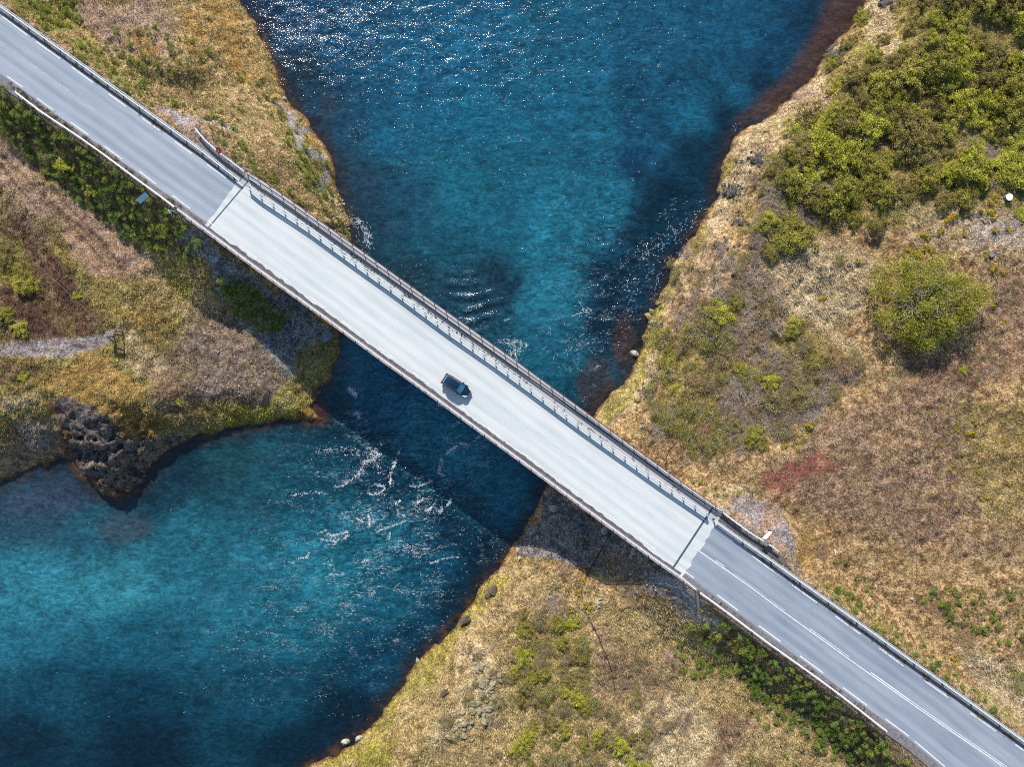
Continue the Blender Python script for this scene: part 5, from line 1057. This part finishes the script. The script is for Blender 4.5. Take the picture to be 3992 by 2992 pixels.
# the big round birch east of the bridge
bt=empty('birch_tree',G(3572,1180)); tag(bt,'big round yellow green birch tree with pale bare limbs and a dark shadow below it','tree')
nc=560; th=rng.uniform(0,6.28,nc); rad=np.sqrt(rng.random(nc)); pr=7.9*(1+.10*np.sin(3*th+.5)+.09*np.sin(5*th+2)+.06*np.sin(7*th)+.04*np.sin(11*th)); C=np.stack([rad*pr*np.cos(th)*1.08,rad*pr*np.sin(th)*.86+0.2,4.7*np.sqrt(np.clip(1-(rad*.86)**2,.05,1))*rng.uniform(.6,1.06,nc)+.5+.5*np.sin(rad*9+3*th)],1)
C=C[~((np.hypot(C[:,0]+3.2,C[:,1]+1.2)<1.3)|(np.hypot(C[:,0]+5.4,C[:,1]-3.4)<1.3)|(np.hypot(C[:,0]+4.8,C[:,1]+4.0)<1.2)|(fbm(C[:,0]*.6,C[:,1]*.6,3,333)<.36))]
V,F,col=leafcloud(C,rng.uniform(.35,.75,len(C)),110,.10,colvar((126,122,36),(190,184,74))); obj('crown',mkmesh('crown',V,F,M['leaf'],col),bt)
mb=branches(60,8.2,6.1,.13,5); obj('trunk',mkmesh('trunk',np.array([tuple(v) for v in mb.v]),mb.f,M['branch']),bt)
# lupines
LP=[]
for P_q,sp,dens,r0,b in (([(0,335),(60,372),(180,462),(620,775),(700,845),(800,940),(740,1010),(620,975),(511,945),(452,885),(343,822),(253,752),(158,650),(0,525)],30,None,.72,0),
 ([(2690,2440),(2800,2420),(2990,2540),(3200,2690),(3400,2850),(3560,2992),(3330,3000),(3120,2870),(2980,2740),(2860,2650),(2720,2590)],31,None,.74,0),
 ([(2520,2400),(2680,2430),(2760,2560),(2900,2660),(3000,2760),(3120,2900),(3160,3000),(2900,3000),(2960,2850),(2860,2720),(2700,2640),(2560,2540)],44,.5,.65,1),
 ([(860,1090),(960,1090),(1130,1230),(1100,1290),(1000,1290),(920,1240)],26,None,.75,0),
 ([(0,-20),(350,-20),(310,90),(200,120),(150,100),(30,20)],28,.36,.72,1),([(170,130),(420,150),(620,300),(700,420),(560,410)],28,.36,.62,1),([(380,120),(620,100),(900,230),(1100,400),(1000,560),(900,540),(620,380)],34,.44,.6,1),
 ([(1060,380),(1180,480),(1280,640),(1340,800),(1360,920),(1290,860),(1180,700),(1120,560)],28,.36,.66,1),([(820,500),(960,560),(1080,680),(1200,810),(1080,760),(940,640),(830,560)],28,.38,.62,1),
 ([(3160,2240),(3260,2270),(3640,2560),(3920,2770),(3992,2850),(3870,2770),(3440,2470),(3230,2310)],28,.42,.58,0),([(3640,2280),(3992,2300),(3992,2500),(3900,2560),(3700,2440),(3600,2340)],32,.46,.6,0),([(3200,2180),(3300,2180),(3420,2300),(3420,2420),(3280,2330)],40,.45,.5,0),([(3560,2480),(3700,2560),(3760,2680),(3640,2620)],36,.4,.55,0),
 ([(2700,1870),(2860,1880),(2880,1950),(2780,1940)],34,.45,.5,1),([(2560,1040),(2740,860),(2720,1010),(2620,1200),(2560,1280)],40,.45,.5,1)):
    for a in darts(P_q,sp,dens=dens): LP.append((a[0],a[1],r0*random.uniform(.6,1.35),b))
LP.sort(key=lambda q:-q[2]); print('lupines',len(LP))
gp=Gm([(q[0],q[1]) for q in LP])
okl=[i for i in range(len(LP)) if gp[i,2]>ZW+0.3]
SV=[];SF=[];SC=[];nb_=0
for cnt,i in enumerate(okl):
    x,y,r,b=LP[i]
    me=random.choice(lup if b==0 else lupb+lup[:1]); rz=random.uniform(0,6.3); hh_=random.uniform(.8,1.1)
    if cnt<300:
        o=obj('lupine_clump',me,None,Vector(gp[i])-Vector((0,0,.05)),rz); o.scale=(r,r,r*hh_)
        if x<1500 and y>min(2000,0.72*x+310): tag(o,'round dark green lupine clump on the west bank below the road','plant','lupine clumps on the west bank below the road')
        elif x<1500: tag(o,'green lupine clump in dry grass on the north-west bank','plant','lupine clumps on the north-west bank')
        elif y>0.72*x+330 : tag(o,'round green lupine clump on the south slope below the east road','plant','lupine clumps below the east road')
        else: tag(o,'green lupine clump on the dry land above the east road','plant','lupine clumps above the east road')
    else:
        n_=len(me.vertices); v=np.empty(n_*3,np.float32); me.vertices.foreach_get('co',v); v=v.reshape(-1,3)[:n_//2//4*4]; nv=len(v)
        cR,sR=math.cos(rz),math.sin(rz); v=np.stack([(v[:,0]*cR-v[:,1]*sR)*r,(v[:,0]*sR+v[:,1]*cR)*r,v[:,2]*r*hh_],1)+gp[i]; cl=np.empty(n_*4,np.float32); me.color_attributes['col'].data.foreach_get('color',cl)
        SV.append(v); SC.append(cl.reshape(-1,4)[:nv]); SF.append(np.arange(nv).reshape(-1,4)+nb_); nb_+=nv
o=obj('small_lupines',mkmesh('small_lupines',np.concatenate(SV),np.concatenate(SF),M['leaf'],np.concatenate(SC))); tag(o,'scattered small green lupine tufts between the larger clumps','plants',kind='stuff')
# yellow flowers
FL=[(3940,790),(3880,770),(3860,790),(3868,840),(3820,820),(3722,840),(3700,850),(3690,865),(3855,825),(3760,830),(3595,915),(3617,932),(3630,975),(3603,972),(3565,985),(3582,995),(3540,972),(3345,1018),(3760,915),(3720,925),(3670,900),(3700,800),(3880,900),(3845,990),(3870,1050),(3907,1060),(3930,895),(3875,1190),(3910,1260),(3200,1165),(3460,1360),(3460,1160),(3950,700),(3055,1700),(3060,1740),(3150,1660),(2270,2263),(2254,2320),(2246,2300),(2228,2380),(2232,2442),(2203,2452),(2295,2370),(3720,2570),(3725,2580),(3325,2835),(2965,2640),(2955,2672),(3830,1950),(3860,1940),(3700,1830),(3730,1680),(3800,1650),(3780,1690)]
fl2=list(FL)
for a in darts([(3600,1600),(3992,1560),(3992,2150),(3800,2150),(3640,1900)],56,dens=.45): fl2.append(tuple(a))
for a in darts([(2060,2060),(2300,2100),(2600,2300),(2500,2300),(2200,2200)],50,dens=.5): fl2.append(tuple(a))
for a in darts([(2700,2340),(2860,2440),(2880,2560),(2760,2480)],34): fl2.append(tuple(a))
for i,(x,y) in enumerate(fl2):
    p_,l_=random.choice(flow); e=empty('yellow_flower_clump',G(x,y),random.uniform(0,6.3)); s=random.uniform(.55,.95) if i<len(FL) else random.uniform(.28,.5); e.scale=(s,s,s)
    obj('petals',p_,e); obj('leaves',l_,e)
    tag(e,'clump of small bright yellow flowers on the east side of the river','flowers','yellow flower clumps on the east side')
# ------------------------------------------------------------ grass blades over the grassy ground
gm=(gr>0.02)&(GX>-90)&(GX<90)&(GY>-68)&(GY<68)&(GD>0.4)
ii=np.nonzero(gm.ravel())[0]; pw=gr.ravel()[ii]; pw=pw/pw.sum()
def blades(name,n,label,hmin,hmax,tone,w):
    k=rng.choice(ii,n,p=pw); x=GX.ravel()[k]+rng.uniform(-.2,.2,n); y=GY.ravel()[k]+rng.uniform(-.2,.2,n); z=Gz(x,y)-.03
    hh_=rng.uniform(hmin,hmax,n); a=rng.normal(-0.9,1.0,n)+2.2*(fbm(x*.12,y*.12,3,171)-.5)*3; ln_=hh_*rng.uniform(.5,1.5,n)
    dx_=np.cos(a)*ln_; dy_=np.sin(a)*ln_; sx_=-np.sin(a)*w; sy_=np.cos(a)*w
    V=np.stack([np.stack([x-sx_,y-sy_,z],1),np.stack([x+sx_,y+sy_,z],1),np.stack([x+dx_,y+dy_,z+hh_],1)],1).reshape(-1,3)
    c=ca.reshape(-1,3)[k]*(1-tone)+cb.reshape(-1,3)[k]*tone; c=c*rng.uniform(.8,1.75,(n,1)); 
    o=obj(name,mkmesh(name,V,np.arange(3*n).reshape(-1,3),M['grass'],np.repeat(c,3,0))); tag(o,label,'grass',kind='stuff')
blades('dry_grass',170000,'straw coloured tufts of dry grass on the banks',.16,.42,.15,.05)
blades('low_herbs',70000,'low olive and brown herbs between the grass',.08,.22,.75,.08)

# ------------------------------------------------------------ weeds in the walkway gutter
C=[]
for _ in range(150):
    x=float(rng.choice([rng.uniform(1330,2000),rng.uniform(1000,2700)])); y=float(Lf(GRne,x))-rng.uniform(6,24)
    w=W(x,y,0.02); C.append((w.x,w.y,0.03))
C=np.array(C); V,F,col=leafcloud(C,rng.uniform(.04,.16,len(C)),16,.06,colvar((50,52,58),(84,84,80))); V[:,2]=np.maximum(V[:,2],.012)
tag(obj('gutter_weeds',mkmesh('gutter_weeds',V,F,M['grass'],col)),'dark weed tufts growing along the bridge walkway gutter','weeds',kind='stuff')
# ------------------------------------------------------------ tell look-alikes apart by the landmark they stand nearest to
LM=[('white round lid',3924,772),('grey brown drum',3766,803),('big round birch',3618,1200),('grey bank outcrop',3245,215),('small grey lid',3863,993),('long bent branch',2800,1110),('pale pointed boulder',2472,1382),('red gravel patch',3060,1900),('white sign',2992,2094),('long black hose',2340,2480),('yellow green tree',2253,2722),('pale boulder field',1880,2740),
('top right corner',3992,0),('pale grass hollow',2700,2860),('short black hose',2610,1780),('outcrop above twiggy scrub',2565,1275),('east road guardrail',3300,2400),('bridge end shade',2500,2230),('blue board',563,770),('small bracket sign',675,832),('round red sign',853,585),('timber tower',462,1290),('flared guardrail end',59,357),('concrete footing',1260,1305),('grey shore path',1200,540),('top left corner',0,0),('right end of the rust red rail',2817,1993),('brown boulder',1816,2420),('flared rail tip',763,492),('west bridge joint',880,800),('purple soil patch',2610,2570),('lower guardrail end',3485,2875),('dropped white stick',3255,2150),('shaded west bank',1000,1200),('bottom right corner',3992,2992)]
ORD0=['closest','second closest','third closest','fourth closest','fifth closest','sixth closest','seventh closest','eighth closest','ninth closest','tenth closest']
ORD=ORD0+[w+' closest' for w in ('eleventh','twelfth','thirteenth','fourteenth','fifteenth','sixteenth','seventeenth','eighteenth','nineteenth','twentieth')]
buck={}
for o in list(bpy.data.objects):
    if o.parent or o.get('category') not in ('shrub','flowers','plant','stone') or not o.get('group'): continue
    px_,py_=PXY(o.location.x,o.location.y,o.location.z)
    b=min(LM,key=lambda l:(l[1]-px_)**2+(l[2]-py_)**2); dx_,dy_=px_-b[1],py_-b[2]
    sd_='upper' if dy_<-abs(dx_)*.5 else ('lower' if dy_>abs(dx_)*.5 else ''); sd_=(sd_+' '+('left' if dx_<-abs(dy_)*.5 else ('right' if dx_>abs(dy_)*.5 else ''))).strip()
    nm=o.name.split('.')[0]; big='large ' if o.scale.x>2.6 else ('small ' if o.scale.x<1.7 else '')
    desc={'willow_shrub':big+'olive leafy shrub','dwarf_birch_shrub':big+'brown olive shrub','bare_shrub':big+'leafless twiggy shrub','yellow_flower_clump':'yellow flower clump','stone':'small pale stone','lupine_clump':('large ' if o.scale.x>.85 else '')+'green lupine clump'}[nm]
    buck.setdefault((desc,b[0],sd_),[]).append((dx_*dx_+dy_*dy_,o.name))
for (desc,lm,sd_),L in buck.items():
    L.sort()
    for i,(d_,nme) in enumerate(L):
        o=bpy.data.objects[nme]
        o['label']=f"{desc}, {ORD[min(i,19)]} to the {lm} on its {sd_}" if i<20 else f"{desc}, farther out {sd_} of the {lm}"

C=[]
for P_,x0,x1,o0,o1,n_ in ((SWd,40,780,-34,-13,420),(SWd,2700,3500,-36,-16,160),(NEd,20,900,9,22,160),(NEd,2900,3950,8,20,200),(GRsw,100,3400,-16,-6,500),(GRne,0,900,8,18,260),(GRne,2950,3990,8,20,300)):
    for _ in range(n_):
        x=rng.uniform(x0,x1); o_=rng.uniform(o0,o1)*0.9
        if 720<x<2700: continue
        q=(x+nrm[0]*o_,float(Lf(P_,x))+nrm[1]*o_)
        if fbm(np.array([q[0]/30]),np.array([q[1]/30]),3,401)[0]<.47: continue
        w=W(q[0],q[1],0.02); C.append((w.x,w.y,0.06))
C=np.array(C); V,F,col=leafcloud(C,rng.uniform(.08,.24,len(C)),16,.07,colvar((104,92,52),(150,132,74))); V[:,2]=np.maximum(V[:,2],.0)
tag(obj('verge_weeds',mkmesh('verge_weeds',V,F,M['grass'],col)),'brown and olive weeds growing along the road verges under the guardrails','weeds',kind='stuff')
